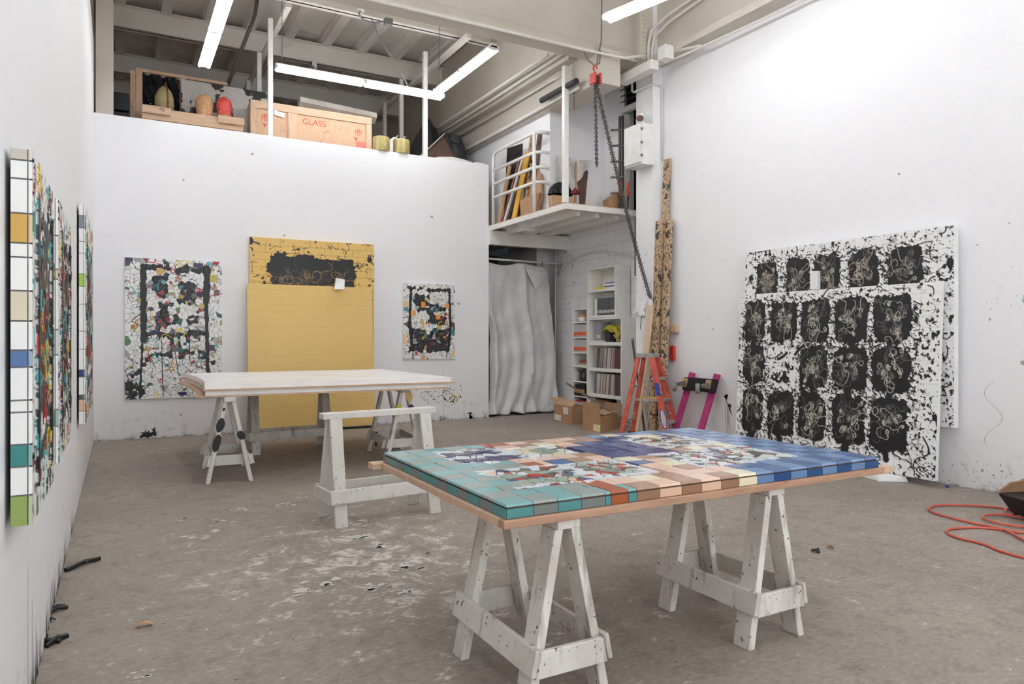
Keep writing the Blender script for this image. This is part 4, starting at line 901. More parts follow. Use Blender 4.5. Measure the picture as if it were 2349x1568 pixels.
rc = random.Random(9); RC = [(206, 198, 188), (188, 178, 166), (170, 158, 146), (150, 140, 130), (128, 118, 110), (92, 84, 80), (214, 208, 204), (176, 150, 140), (140, 90, 96), (110, 112, 140), (150, 146, 120), (84, 66, 60), (198, 186, 164)]
def records(z, lab, group, n=42):
    src = None; y = 8.487; 
    for k in range(n):
        dark = k < 6
        t = rc.uniform(0.008, 0.018) if not dark else 0.022
        if y > 9.26: break
        c = rc.choice(RC) if not dark else rc.choice([(60, 56, 58), (72, 66, 66), (96, 60, 54)])
        lean = 0.0 if k < 7 else -min(0.10, 0.012 * (k - 6)) if k < 30 else -0.05
        h = 0.312 + rc.uniform(-.004, .004)
        if k == 8: y += 0.024
        o = volume('vinyl_record', y, z, 0.012, 0.313, 0.25, lean * 0 + (0.09 if 7 < k < 34 else 0.02), c, [m_rec, m_rec], lab, 'record', group, src)
        if src is None: src = o
        o.scale = (1, t / 0.012, h / 0.313); y += t + 0.0012
records(0.838, 'worn record sleeve packed upright on the upper record shelf of the wide bookcase', 'records on the upper record shelf')
records(0.433, 'worn record sleeve packed upright on the lower record shelf of the wide bookcase', 'records on the lower record shelf')
src = None
for k in range(7):
    o = volume('vinyl_record', 8.49 + k * 0.014, 0.062, 0.012, 0.313, 0.25, 0.03, rc.choice(RC), [m_rec, m_rec], 'pale record sleeve at the ladder end of the bottom shelf, wide bookcase', 'record', 'records at the ladder end of the bottom shelf', src); src = src or o
src = None
for k in range(6):
    o = volume('vinyl_record', 9.19 + k * 0.014, 0.062, 0.012, 0.305, 0.25, 0.03, rc.choice(RC), [m_rec, m_rec], 'record sleeve at the curtain end of the bottom shelf, wide bookcase', 'record', 'records at the curtain end of the bottom shelf', src); src = src or o
solo('cardboard_box', MB().box(6.60, 6.80, 8.90, 9.16, 0.062, 0.33), m_cardd, 'brown cardboard box inside the bottom shelf of the wide bookcase', 'box', bevel=0.003)
solo('cardboard_box', MB().box(6.58, 6.80, 8.64, 8.86, 0.062, 0.24), m_card, 'small cardboard box on the bottom shelf beside the end records', 'box', bevel=0.003)
solo('dark_bag', MB().lathe([(0.02, 0), (0.08, 0.02), (0.09, 0.06), (0.05, 0.10), (0.01, 0.11)], (6.66, 8.80, 0.2425), 14), m_black, 'black bundle on the small box on the bottom shelf', 'bag', smooth=True)
# binders
for z, nm in ((1.317, 'upper'), (1.072, 'lower')):
    src = None
    for k in range(11):
        y = 9.357 + k * 0.0335
        if src is None:
            src = thing('ring_binder', 'grey binder with an orange spine label on the %s binder shelf' % nm, 'binder', (X0 + 0.01, y, z), 'binders on the %s shelf' % nm)
            build('spine_case', MB().box(X0 + 0.01, X0 + 0.21, y, y + 0.031, z, z + 0.205), m_binder, src, bevel=0.002)
            sc_ = [c_ for c_ in src.children][0]
            build('spine_label', MB().box(X0 + 0.008, X0 + 0.0099, y + 0.002, y + 0.029, z + 0.025, z + 0.085), m_orange, sc_)['label'] = 'orange spine label'
        else:
            o = copy_tree(src); o.location = (X0 + 0.01, y, z)
# items on the narrow shelf
solo('tape_roll', MB().lathe([(0.075, 0), (0.085, 0.01), (0.085, 0.07), (0.075, 0.08)], (6.63, 9.57, 1.562), 20), m_white, 'round white container on the top shelf of the narrow bookcase', 'container', smooth=True)
solo('tape_roll', MB().lathe([(0.06, 0), (0.065, 0.006), (0.065, 0.03), (0.06, 0.036)], (6.63, 9.56, 1.6425), 18), plain('salmon_lid', (226, 150, 112), 0.5), 'salmon lid lying on the round white container', 'lid', smooth=True)
solo('wicker_basket', MB().box(6.58, 6.78, 9.365, 9.45, 1.562, 1.70), m_cardd, 'brown basket at the right of the top narrow shelf', 'basket', bevel=0.01)
bs = 'books lying on the middle shelf of the narrow bookcase'
for k, (y0, y1, h, c, lb) in enumerate(((9.37, 9.64, 0.018, (226, 222, 214), 'white book at the bottom of the pile on the narrow bookcase'), (9.37, 9.60, 0.03, (168, 150, 136), 'tan book in the middle of the pile on the narrow bookcase'), (9.37, 9.58, 0.05, (146, 70, 66), 'dull red book on top of the pile on the narrow bookcase'))):
    z = 0.847 + (0, 0.0185, 0.049)[k]
    o = solo('flat_book', MB().box(X0 + 0.02, X0 + 0.2, y0, y1, z, z + h), m_book, lb, 'book', bs, bevel=0.002); o.color = (*lin(c), 1)
dr = thing('power_drill', 'black power drill standing on the narrow bookcase below the pile of books', 'drill', (6.62, 9.48, 0.602))
build('battery', MB().box(6.57, 6.67, 9.44, 9.56, 0.602, 0.65), m_black, dr, bevel=0.006)
build('handle', MB().bar((6.62, 9.49, 0.65), (6.62, 9.47, 0.74), 0.045, 0.04), m_dark, dr, bevel=0.006)
build('motor_body', MB().tube([(6.62, 9.40, 0.765), (6.62, 9.56, 0.765)], 0.033, 14), m_dark, dr)
build('chuck', MB().tube([(6.62, 9.56, 0.765), (6.62, 9.585, 0.765), (6.62, 9.62, 0.765)], 0.018, 12), m_metal, dr)
o = solo('metal_clamp', MB().box(6.60, 6.64, 9.62, 9.65, 0.602, 0.78).box(6.60, 6.64, 9.62, 9.72, 0.602, 0.62).box(6.6, 6.64, 9.62, 9.70, 0.76, 0.78), m_metal, 'steel clamp upright at the left of the drill', 'clamp')
src = None
for k in range(6):
    y = 9.42 + k * 0.05
    if src is None:
        src = thing('tool_battery', 'black and yellow tool battery in the row on the narrow bookcase', 'battery', (X0 + 0.01, y, 0.362), 'tool batteries on the narrow bookcase')
        build('casing', MB().box(X0 + 0.01, X0 + 0.12, y, y + 0.044, 0.362, 0.54), m_black, src, bevel=0.004); build('yellow_band', MB().box(X0 + 0.007, X0 + 0.0099, y + 0.006, y + 0.038, 0.41, 0.47), m_yellow, src)
    else: copy_tree(src).location = (X0 + 0.01, y, 0.362)
solo('storage_bin', MB().box(6.56, 6.78, 9.38, 9.70, 0.062, 0.26), plain('clear_bin', (196, 196, 196), 0.3), 'pale bin with a crimson lid edge at the bottom of the narrow bookcase', 'bin', bevel=0.006)
solo('bin_lid', MB().box(6.555, 6.785, 9.375, 9.705, 0.2605, 0.285), plain('crimson_lid', (170, 52, 74), 0.4), 'crimson lid on the pale bin at the bottom of the narrow bookcase', 'lid', bevel=0.004)
# books on the wide bookcase
src = None
for k in range(13):
    o = volume('grey_volume', 8.64 + k * 0.0335, 1.657, 0.031, 0.26, 0.2, 0.0 if k > 3 else 0.06, (86, 90, 96), [m_book, m_label], 'dark grey volume in the row on the stacked shelf unit', 'book', 'grey volumes on the stacked unit', src); src = src or o
o = volume('white_volume', 9.085, 1.657, 0.06, 0.25, 0.2, 0.0, (232, 226, 224), [m_book, m_book], 'white volume at the left of the row of dark grey volumes', 'book', None)
for k, (y0, y1, z, h, c, lb) in enumerate(((8.92, 9.16, 2.062, 0.03, (226, 206, 40), 'yellow book lying on the upper shelf of the stacked unit'), (8.63, 8.90, 2.062, 0.022, (232, 230, 232), 'white book lying lowest beside the yellow book'), (8.63, 8.90, 2.0845, 0.018, (84, 86, 124), 'slate blue book in the pile beside the yellow book'), (8.63, 8.90, 2.103, 0.03, (236, 236, 236), 'thick white book in the pile beside the yellow book'), (8.63, 8.88, 2.1335, 0.02, (110, 116, 180), 'blue book on top of the pile beside the yellow book'))):
    o = solo('flat_book', MB().box(X0 + 0.02, X0 + 0.22, y0, y1, z, z + h), m_book, lb, 'book', 'books lying on the stacked unit', bevel=0.002); o.color = (*lin(c), 1)
src = None
for k in range(4):
    o = volume('slim_catalogue', 8.99 + k * 0.03, 1.262, 0.027, 0.29, 0.2, 0.0, (150, 152, 156), [m_book, m_label], 'grey catalogue standing on the shelf with the yellow cloth', 'book', 'grey catalogues by the yellow cloth', src); src = src or o
o = solo('flat_book', MB().box(X0 + 0.0, X0 + 0.2, 8.93, 9.22, 1.242, 1.26), m_book, 'white book lying under the grey catalogues', 'book', bevel=0.002); o.color = (*lin((232, 230, 226)), 1)
src = None
for k in range(6):
    z = 1.242 + k * 0.026
    if src is None: src = solo('cassette_case', MB().box(X0 + 0.02, X0 + 0.14, 8.76, 8.87, z, z + 0.024), m_dark, 'dark case in the small pile beneath the yellow cloth', 'case', 'dark cases under the yellow cloth', bevel=0.002)
    else: o = src.copy(); C.objects.link(o); o.location = src.location + V((0, 0, k * 0.026))
b = MB()
def clo(u, v):
    y = 8.50 + 0.42 * u; x = 6.55 + 0.16 * v; z = 1.40 + 0.07 * math.sin(PI * u) + 0.03 * math.sin(u * 9 + v * 5) + 0.02 * math.sin(v * 8) - 0.10 * (u < 0.3) * math.sin(PI * u / 0.3)
    return V((x, y, z))
b.grid(20, 10, clo); b.grid(20, 6, lambda u, v: V((6.552 + 0.012 * math.sin(v * 6 + u * 9), 8.50 + 0.42 * u, clo(u, 0).z - v * (0.03 + 0.13 * max(0, 0.4 - abs(u - 0.25))))))
solo('folded_cloth', b, m_bag, 'yellow-green cloth bundled on the shelf above the records', 'cloth', smooth=True, solid=0.012)
o = solo('tilted_book', MB().bar((6.63, 8.53, 1.256), (6.63, 8.64, 1.35), 0.18, 0.025, (1, 0, 0)), m_cardl, 'tan book tilted under the yellow cloth', 'book')
# boxes
def carton(name, label, P, h, flaps, mats=None, marks=()):
    """P: three floor corners: far-left, near, right"""
    A, B, D = [V((*p, 0)) for p in P]; E = A + (D - B); t = thing(name, label, 'cardboard box', (A + D) / 2, 'cardboard boxes by the bookcases')
    up = V((0, 0, h)); cc = (A + D) / 2; b = MB(); q = [A, B, D, E]
    inn = [cc + (p - cc) * 0.97 for p in q]
    for k in range(4):
        j = (k + 1) % 4; b.add([q[k], q[j], q[j] + up, q[k] + up, inn[k], inn[j], inn[j] + up, inn[k] + up], [(0, 1, 2, 3), (5, 4, 7, 6), (3, 2, 6, 7), (0, 3, 7, 4), (1, 5, 6, 2)])
    z = V((0, 0, 0.004)); b.add([p + z for p in q], [(0, 1, 2, 3)]); build('carton_body', b, m_card, t)
    for e, ang, L, mt in flaps:
        a, c_ = q[e], q[(e + 1) % 4]; out = ((a + c_) / 2 - cc).normalized(); d = out * math.cos(ang) + V((0, 0, 1)) * math.sin(ang)
        build('flap', MB().add([a + up, c_ + up, c_ + up + d * L - (c_ - a) * 0.04, a + up + d * L + (c_ - a) * 0.04], [(0, 1, 2, 3)]), mt, t, solid=0.005)
    for e, u0, u1, v0, v1, mt in marks:
        a, c_ = q[e], q[(e + 1) % 4]; out = ((a + c_) / 2 - cc).normalized() * 0.002; f = lambda u, v: a + (c_ - a) * u + up * v + out
        build('paper_label', MB().add([f(u0, v0), f(u1, v0), f(u1, v1), f(u0, v1)], [(0, 1, 2, 3)]), mt, t)
    return t
lbl = spotty('printed_label', (234, 231, 224), [((96, 92, 92), 70, 0.58, 0.62, 2, 0.8)], 0.6)
lblc = spotty('printed_cream_label', (230, 222, 168), [((150, 140, 104), 60, 0.56, 0.62, 2, 0.7)], 0.6)
carton('shipping_box', 'cardboard box with white labels, the one nearer the curtain', [(5.975, 9.43), (5.945, 8.88), (6.24, 8.92)], 0.27, [(3, 0.55, 0.16, m_cardl), (0, 2.6, 0.14, m_cardl)], marks=[(0, 0.03, 0.40, 0.08, 0.42, lbl), (0, 0.52, 0.80, 0.52, 0.92, lbl)])
carton('shipping_box', 'larger cardboard box with cream labels, the one nearer the ladder', [(5.765, 8.335), (5.795, 7.95), (6.31, 8.16)], 0.22, [(0, 1.5, 0.18, m_card), (2, 1.2, 0.14, m_cardd)], marks=[(0, 0.60, 0.98, 0.04, 0.46, lblc)])
solo('packing_sheet', MB().hexa([(5.86, 8.32, 0.23), (5.90, 8.02, 0.23), (6.26, 8.19, 0.23), (6.2, 8.45, 0.23), (5.86, 8.34, 0.245), (5.90, 8.04, 0.245), (6.24, 8.20, 0.26), (6.2, 8.45, 0.26)]), m_cardl, 'loose cardboard sheet lying inside the larger box', 'cardboard')
solo('wooden_stick', MB().bar((5.92, 9.00, 0.62), (6.22, 7.86, 0.12), 0.03, 0.022, (0, 0, 1)), spotty('weathered_stick', (128, 114, 102), [((96, 84, 76), 20, 0.5, 0.65, 3, 0.8)], 0.7), 'weathered stick lying slantwise across the larger cardboard box', 'stick')
solo('metal_bar', MB().bar((6.20, 7.5, 0.0), (6.25, 7.83, 1.28), 0.026, 0.02, (0, 1, 0)), m_darkpipe, 'dark bar leaning on the pilaster behind the stepladder', 'bar')
solo('triangular_offcut', MB().prism([(9.33, 1.78), (9.46, 1.78), (9.345, 2.16)], 0.012, lambda u, v, w: V((6.78 + w, u, v))), m_grey, 'grey pointed offcut standing on top of the narrow bookcase', 'offcut')
# curved conduit on the block wall and its drop
pts = [(6.80, 10.6 - 2.6 * k / 16, 2.52 + 0.19 * math.sin(PI * min(1, k / 13)) - (0.1 if k == 0 else 0) - 0.02 * k / 16) for k in range(17)]
solo('wall_conduit', MB().tube(pts, 0.018, 8), m_pipe, 'bowed white conduit on the block wall above the bookcases', 'conduit', 'painted conduits', smooth=True)
solo('wall_conduit', MB().tube([(6.79, 10.66, 2.86), (6.79, 10.66, 2.50), (6.79, 10.67, 1.6), (6.79, 10.68, 0.2)], 0.016, 8), m_pipe, 'vertical white conduit at the curtain end of the block wall', 'conduit', 'painted conduits', smooth=True)

# ------------------------------------------------------------------ ladder
ld = thing('stepladder', 'paint-spattered red stepladder in front of the leaning planks', 'ladder', (6.0, 7.16, 0))
wa = V((0.86, 0.51, 0)).normalized(); sp_ = V((0.51, -0.86, 0)).normalized(); ce = V((5.93, 7.12, 0)); Zu = V((0, 0, 1))
H_ = 1.05
def lp(w_, s_, z): return ce + wa * w_ + sp_ * s_ + Zu * z
build('top_cap', MB().hexa([lp(a, b_, z) for z in (H_ - 0.0, H_ + 0.055) for a, b_ in ((-0.11, -0.12), (-0.11, 0.12), (0.11, 0.12), (0.11, -0.12))]), m_alu, ld, bevel=0.006)
for sgn, wt, wb in ((-1, -0.10, -0.19), (1, 0.11, 0.22)):
    build('front_rail', MB().bar(lp(wb, 0.34, 0.0), lp(wt, 0.09, H_), 0.075, 0.03, sp_), m_ladder, ld, bevel=0.003)
    build('rear_rail', MB().bar(lp(wb, -0.30, 0.0), lp(wt, -0.09, H_), 0.055, 0.03, sp_), m_ladder, ld, bevel=0.003)
for z in (0.24, 0.52, 0.79):
    q = z / H_; s_ = 0.34 - 0.25 * q; a = -0.19 + 0.09 * q; b_ = 0.22 - 0.11 * q
    build('step', MB().hexa([lp(w_, s2, z + dz) for dz in (-0.02, 0.012) for w_, s2 in ((a, s_ - 0.06), (a, s_ + 0.05), (b_, s_ + 0.05), (b_, s_ - 0.06))]), m_alu, ld, bevel=0.003)
for z in (0.24, 0.68):
    q = z / H_; s_ = -0.30 + 0.21 * q; a = -0.19 + 0.09 * q; b_ = 0.22 - 0.11 * q
    build('rear_brace', MB().bar(lp(a, s_, z), lp(b_, s_, z), 0.03, 0.02, Zu), m_alu, ld)
for w_ in (-0.145, 0.165): build('spreader', MB().bar(lp(w_, -0.19, 0.52), lp(w_, 0.22, 0.52), 0.028, 0.008, Zu), m_ochre if w_ > 0 else m_alu, ld)
for w_, s_ in ((-0.19, 0.34), (0.22, 0.34), (-0.19, -0.30), (0.22, -0.30)): build('foot', MB().hexa([lp(w_ + a, s_ + b_, z) for z in (0.0, 0.06) for a, b_ in ((-0.025, -0.045), (-0.025, 0.045), (0.025, 0.045), (0.025, -0.045))]), m_black, ld)
def rail_mark(z0, z1, hw, mt, name, off):
    P = []
    for z, s_ in ((z0, -hw), (z0, hw), (z1, hw), (z1, -hw)):
        q = z / H_; P.append(lp(-0.19 + 0.09 * q - off, 0.34 - 0.25 * q + s_, z))
    build(name, MB().add(P, [(0, 1, 2, 3)]), mt, ld)
rail_mark(0.58, 0.74, 0.028, m_bluetag, 'blue_sticker', 0.0175)
def oval(z0, z1, hw, mt, name, off):
    zc, hz = (z0 + z1) / 2, (z1 - z0) / 2; P = []
    for k in range(18):
        a = 2 * PI * k / 18; z = zc + hz * math.cos(a); q = z / H_; P.append(lp(-0.19 + 0.09 * q - off, 0.34 - 0.25 * q + hw * math.sin(a), z))
    build(name, MB().add(P, [tuple(range(18))]), mt, ld)
oval(0.17, 0.42, 0.034, m_bluetag, 'brand_sticker', 0.0172); oval(0.185, 0.405, 0.026, m_label, 'brand_sticker_field', 0.0182)
def text3(name, s, size, mat4, mt, parent, ex=0.0004):
    cu = bpy.data.curves.new(name, 'FONT'); cu.body = s; cu.size = size; cu.extrude = ex; cu.align_x = 'CENTER'; cu.align_y = 'CENTER'
    o = bpy.data.objects.new(name, cu); dg = bpy.context.evaluated_depsgraph_get(); C.objects.link(o); bpy.context.view_layer.update()
    me = bpy.data.meshes.new_from_object(o.evaluated_get(bpy.context.evaluated_depsgraph_get())); bpy.data.objects.remove(o)
    me.transform(mat4); me.transform(Matrix.Translation(-OFF[parent.name])); me.materials.clear(); me.materials.append(mt)
    p = bpy.data.objects.new(name, me); C.objects.link(p); p.parent = parent; OFF[p.name] = OFF[parent.name]; return p
z0 = 0.295; q = z0 / H_; o_ = lp(-0.19 + 0.09 * q - 0.0192, 0.34 - 0.25 * q, z0); dn = (lp(-0.19, 0.34, 0) - lp(-0.10, 0.09, H_)).normalized(); nn = -wa; yy = nn.cross(dn).normalized()
Mx = Matrix(((dn.x, yy.x, nn.x, o_.x), (dn.y, yy.y, nn.y, o_.y), (dn.z, yy.z, nn.z, o_.z), (0, 0, 0, 1)))
text3('brand_lettering', 'WERNER', 0.046, Mx, m_bluetag, ld)

# ------------------------------------------------------------------ planks, dolly, pilaster fittings
g = 'planks leaning at the corner of the right wall'
solo('leaning_plank', MB().bar((6.275, 7.335, 0.0), (6.415, 7.30, 3.69), 0.115, 0.03, (0, 1, 0)), m_plank, 'longest paint-splashed plank leaning where pilaster meets right wall', 'plank', g)
solo('leaning_plank', MB().bar((6.215, 7.385, 0.0), (6.345, 7.37, 2.87), 0.125, 0.03, (0, 1, 0)), m_plank, 'shorter splashed plank with a bare lower part, next to the pilaster', 'plank', g)
solo('leaning_plank', MB().bar((6.245, 7.225, 0.0), (6.38, 7.215, 2.87), 0.11, 0.03, (0, 1, 0)), m_plank, 'shorter dark-blotched plank, next to the open right wall', 'plank', g)
solo('leaning_plank', MB().bar((6.13, 7.60, 0.0), (6.255, 7.43, 1.74), 0.11, 0.02, (0, 1, 0)), m_plankb, 'bare pale plank slanting behind the stepladder against the pilaster', 'plank', g)
solo('wood_offcut', MB().box(6.385, 6.449, 7.10, 7.24, 1.37, 1.47), m_pine, 'square pine block fixed to the right wall behind the planks', 'wood block', bevel=0.004)
solo('red_rag', MB().box(6.41, 6.449, 7.17, 7.25, 1.0, 1.2), m_red, 'red strip hanging on the wall below the pine block', 'tape', bevel=0.01)
dl = thing('furniture_dolly', 'furniture dolly with magenta boards standing on end against the right wall', 'dolly', (6.3, 6.6, 0))
for y in (6.80, 6.37): build('side_board', MB().bar((6.16, y + 0.115, 0.0), (6.395, y, 0.86), 0.095, 0.03, (0, 1, 0)), m_pink, dl, bevel=0.004)
P0, P1 = V((6.325, 6.86, 0.655)), V((6.325, 6.30, 0.655)); 
build('cross_board', MB().bar((6.31, 6.30, 0.72), (6.31, 6.86, 0.72), 0.165, 0.035, (0.26, 0, 0.96)), m_carpet, dl, bevel=0.006)
for y in (6.83, 6.42):
    c_ = build('caster_plate', MB().bar((6.288, y - 0.045, 0.735), (6.288, y + 0.045, 0.735), 0.11, 0.006, (0.26, 0, 0.96)), m_cardl, dl)
    fk = build('fork', MB().bar((6.285, y - 0.02, 0.74), (6.20, y + 0.03, 0.71), 0.05, 0.035, (0, 1, 0)), m_metal, c_)
    build('wheel', MB().tube([(6.165, y + 0.085, 0.685), (6.20, y + 0.05, 0.685)], 0.062, 20), m_grey, c_)
for y in (6.36, 6.80):
    build('lower_wheel', MB().tube([(6.10, y + 0.08, 0.09), (6.14, y + 0.05, 0.09)], 0.05, 16), m_grey, dl)

eb_ = thing('breaker_box', 'white electrical box mounted high on the pilaster', 'electrical box', (6.17, 7.57, 3.6))
build('enclosure', MB().box(6.06, 6.274, 7.39, 7.75, 3.61, 4.16), m_white, eb_, bevel=0.006)
build('door', MB().box(6.036, 6.058, 7.395, 7.745, 3.635, 4.15), m_white, eb_, bevel=0.004)
eb_door = [c_ for c_ in eb_.children if c_.name.startswith('door')][0]
for z in (3.72, 3.89, 4.07): build('latch', MB().box(6.030, 6.07, 7.380, 7.389, z - 0.014, z + 0.014), m_metal, eb_door)
ln = thing('flood_lamp', 'small round flood lamp on top of the electrical box', 'lamp', (6.2, 7.6, 4.16))
build('lamp_body', MB().tube([(6.20, 7.60, 4.20), (6.13, 7.52, 4.25)], 0.055, 16), m_white, ln, smooth=False)
build('lens', MB().tube([(6.13, 7.52, 4.25), (6.122, 7.511, 4.256)], 0.05, 16), m_brownp, ln)
build('bracket', MB().bar((6.20, 7.66, 4.162), (6.19, 7.61, 4.30), 0.03, 0.012, (1, 0, 0)), m_white, ln)
build('cap', MB().tube([(6.20, 7.58, 4.27), (6.20, 7.58, 4.33)], 0.05, 14), m_white, ln)
jb = thing('wall_switch', 'small white switch box with a dangling lever on the pilaster', 'switch', (6.25, 7.6, 1.6))
build('switch_box', MB().box(6.20, 6.274, 7.58, 7.66, 1.60, 1.73), m_white, jb, bevel=0.006)
build('pipe_arm', MB().tube([(6.24, 7.58, 1.69), (6.24, 7.54, 1.71), (6.24, 7.515, 1.76), (6.24, 7.50, 1.80)], 0.014, 8), m_pipe, jb)
build('side_box', MB().box(6.21, 6.274, 7.70, 7.78, 1.64, 1.67), m_white, jb)
build('lever', MB().tube([(6.22, 7.595, 1.60), (6.21, 7.61, 1.42)], 0.006, 6), m_darkpipe, jb); build('lever_end', MB().box(6.195, 6.225, 7.59, 7.635, 1.385, 1.42), m_white, jb)
def conduit(pts, r, label, mt=m_pipe): return solo('conduit', MB().tube(pts, r, 8), mt, label, 'conduit', 'painted conduits', smooth=True)
conduit([(6.40, -2.5, 4.86), (6.40, 4.0, 4.87), (6.25, 6.9, 4.88), (6.18, 7.3, 4.88), (6.10, 8.25, 4.86), (6.10, 8.26, 5.0), (6.12, 7.7, 5.04)], 0.016, 'long white conduit along the top of the right wall, bent at the gallery')
conduit([(6.22, 7.80, 4.90), (6.22, 7.80, 4.72), (6.22, 7.76, 4.69), (6.25, 7.43, 4.70), (6.40, 7.42, 4.71), (6.43, 7.42, 4.69), (6.43, 7.42, 3.70)], 0.016, 'white conduit dropping along the pilaster corner to the planks')
conduit([(6.33, -2.0, 5.72), (6.33, 6.4, 5.60), (6.25, 7.1, 5.50), (6.18, 7.34, 5.38), (6.16, 7.38, 5.2), (6.16, 7.38, 4.92)], 0.02, 'upper white conduit curving down at the column head')
conduit([(6.33, -2.0, 5.64), (6.33, 6.4, 5.52), (6.28, 7.1, 5.42), (6.22, 7.33, 5.30), (6.21, 7.37, 5.15), (6.21, 7.37, 4.92)], 0.02, 'lower white conduit curving down at the column head')
conduit([(6.24, 7.40, 4.16), (6.24, 7.40, 4.3), (6.26, 7.42, 4.5), (6.26, 7.42, 4.85)], 0.010, 'thin grey cable rising from the electrical box')
conduit([(5.46, 8.3, 4.98), (5.40, 8.6, 4.97), (5.36, 15.4, 4.93)], 0.022, 'lowest of the pipes running to the rear along the gallery beam')
conduit([(5.26, 8.05, 5.14), (5.24, 15.4, 5.12)], 0.024, 'middle of the pipes running to the rear along the gallery beam')
conduit([(5.16, 8.3, 5.19), (5.14, 15.4, 5.17)], 0.024, 'upper pipe running to the rear along the gallery beam')
conduit([(5.40, 7.9, 4.66), (5.40, 15.3, 4.64)], 0.026, 'white pipe hung under the edge of the gallery beam')
conduit([(XL + 0.2, 7.50, 4.97), (4.2, 7.50, 4.985), (5.2, 7.50, 4.985), (5.75, 7.35, 4.93), (5.85, 7.3, 4.95), (6.05, 7.3, 5.0)], 0.02, 'white conduit along the lower edge of the deep header')
solo('junction_box', MB().box(6.06, 6.20, 6.93, 7.08, 4.86, 5.03), m_white, 'white junction box under the beam at the head of the right wall', 'junction box', bevel=0.005)
conduit([(6.20, 6.98, 4.97), (6.28, 6.62, 4.92), (6.30, 6.55, 4.92)], 0.02, 'short thick conduit stub beside the junction box')
solo('cable_trough', MB().box(5.93, 6.06, 7.06, 7.72, 4.735, 4.855), m_steel, 'long painted metal trough at the head of the pilaster', 'cable trough', bevel=0.004)
solo('roller_tube', MB().tube([(5.33, 7.85, 4.72), (5.33, 8.75, 4.72)], 0.04, 14), m_dark, 'dark tube lying on the white pipe behind the chain hoist', 'tube')
b = MB()
for k in range(12):
    z = 5.02 + k * 0.055
    for x in (6.075, 6.11): b.lathe([(0.009, 0), (0.006, 0.008)], (x, 7.388, z), 8)
    b.box(6.06, 6.12, 7.397, 7.40, z - .02, z + .03)
solo('rivet_strip', b, m_ceil, 'riveted steel angle above the pilaster', 'steel angle')
for (x, y, z0, z1, lb) in ((5.40, 8.25, 4.67, 5.15, 'thin dark rod holding the gallery beam pipe, nearest the white gallery post'), (5.40, 8.02, 4.40, 4.66, 'short dark rod hanging below the gallery beam pipe'), (5.38, 12.6, 4.66, 5.05, 'thin rod holding the gallery beam pipe deep in the loft')):
    solo('pipe_hanger', MB().tube([(x, y, z0), (x, y, z1)], 0.008, 6), m_darkpipe, lb, 'pipe hanger', 'pipe hangers')
# access ladder rungs beside the doorway
wl = thing('wall_ladder', 'grey steel ladder rising from the gallery by the doorway', 'ladder', (6.4, 8.3, DK + 0.013))
for y in (8.30, 8.36): build('side_rail', MB().bar((6.44, y, DK + 0.013), (6.44, y, 4.55), 0.03, 0.03, (1, 0, 0)), m_metal, wl)
for k in range(5): build('rung', MB().tube([(6.30, 8.40, 3.42 + k * 0.23), (6.44, 8.28, 3.42 + k * 0.23)], 0.016, 10), m_metal, wl)

# ------------------------------------------------------------------ chain hoist
hy = 7.45
ho = thing('chain_hoist', 'red chain hoist hung from the header with a long chain', 'hoist', (5.36, hy, 4.55))
build('suspension_cable', MB().tube([(5.46, hy, RF), (5.44, hy, 5.12), (5.41, hy, 5.0), (5.36, hy, 4.78)], 0.010, 6), m_metal, ho)
build('cable_sling', MB().tube([(5.24, hy + 0.1, 4.98), (5.27, hy + 0.05, 4.86), (5.345, hy, 4.79), (5.41, hy, 4.83), (5.43, hy, 5.0)], 0.009, 6), m_metal, ho)
build('hook', MB().tube([(5.345 + 0.03 * math.cos(a), hy, 4.755 + 0.035 * math.sin(a)) for a in [2 * PI * k / 14 for k in range(11)]], 0.011, 8), m_red, ho)
for dx in (-0.055, 0.028): build('side_plate', MB().box(5.35 + dx, 5.35 + dx + 0.03, hy - 0.06, hy + 0.06, 4.55, 4.69), m_red, ho, bevel=0.008)
build('sprocket', MB().tube([(5.325, hy, 4.62), (5.378, hy, 4.62)], 0.05, 14), m_dark, ho)
def chain(a, b_, n, r, name, sagf=0.0):
    a, b_ = V(a), V(b_); mb = MB(); d = (b_ - a); L = d.length / n
    for k in range(n):
        p = a + d * ((k + 0.5) / n) - V((0, 0, sagf * math.sin(PI * (k + 0.5) / n))); t = d.normalized(); s_ = t.orthogonal().normalized(); s2 = t.cross(s_)
        ax = s_ if k % 2 else s2
        mb.tube([p + t * (L * 0.72 * math.sin(x)) + ax * (0.016 * math.cos(x)) for x in [2 * PI * i / 8 for i in range(8)]], r, 5, 0, True)
    build(name, mb, m_chain, ho)
chain((5.345, hy, 4.56), (5.375, hy, 3.50), 38, 0.0052, 'hanging_chain'); chain((5.36, hy + .03, 4.56), (5.385, hy + .03, 3.52), 38, 0.0052, 'hanging_chain')
chain((5.37, hy, 4.57), (6.262, hy, 1.83), 92, 0.0052, 'load_chain', 0.10); chain((5.375, hy + .035, 4.57), (6.262, hy + .035, 1.85), 92, 0.0052, 'load_chain', 0.10)
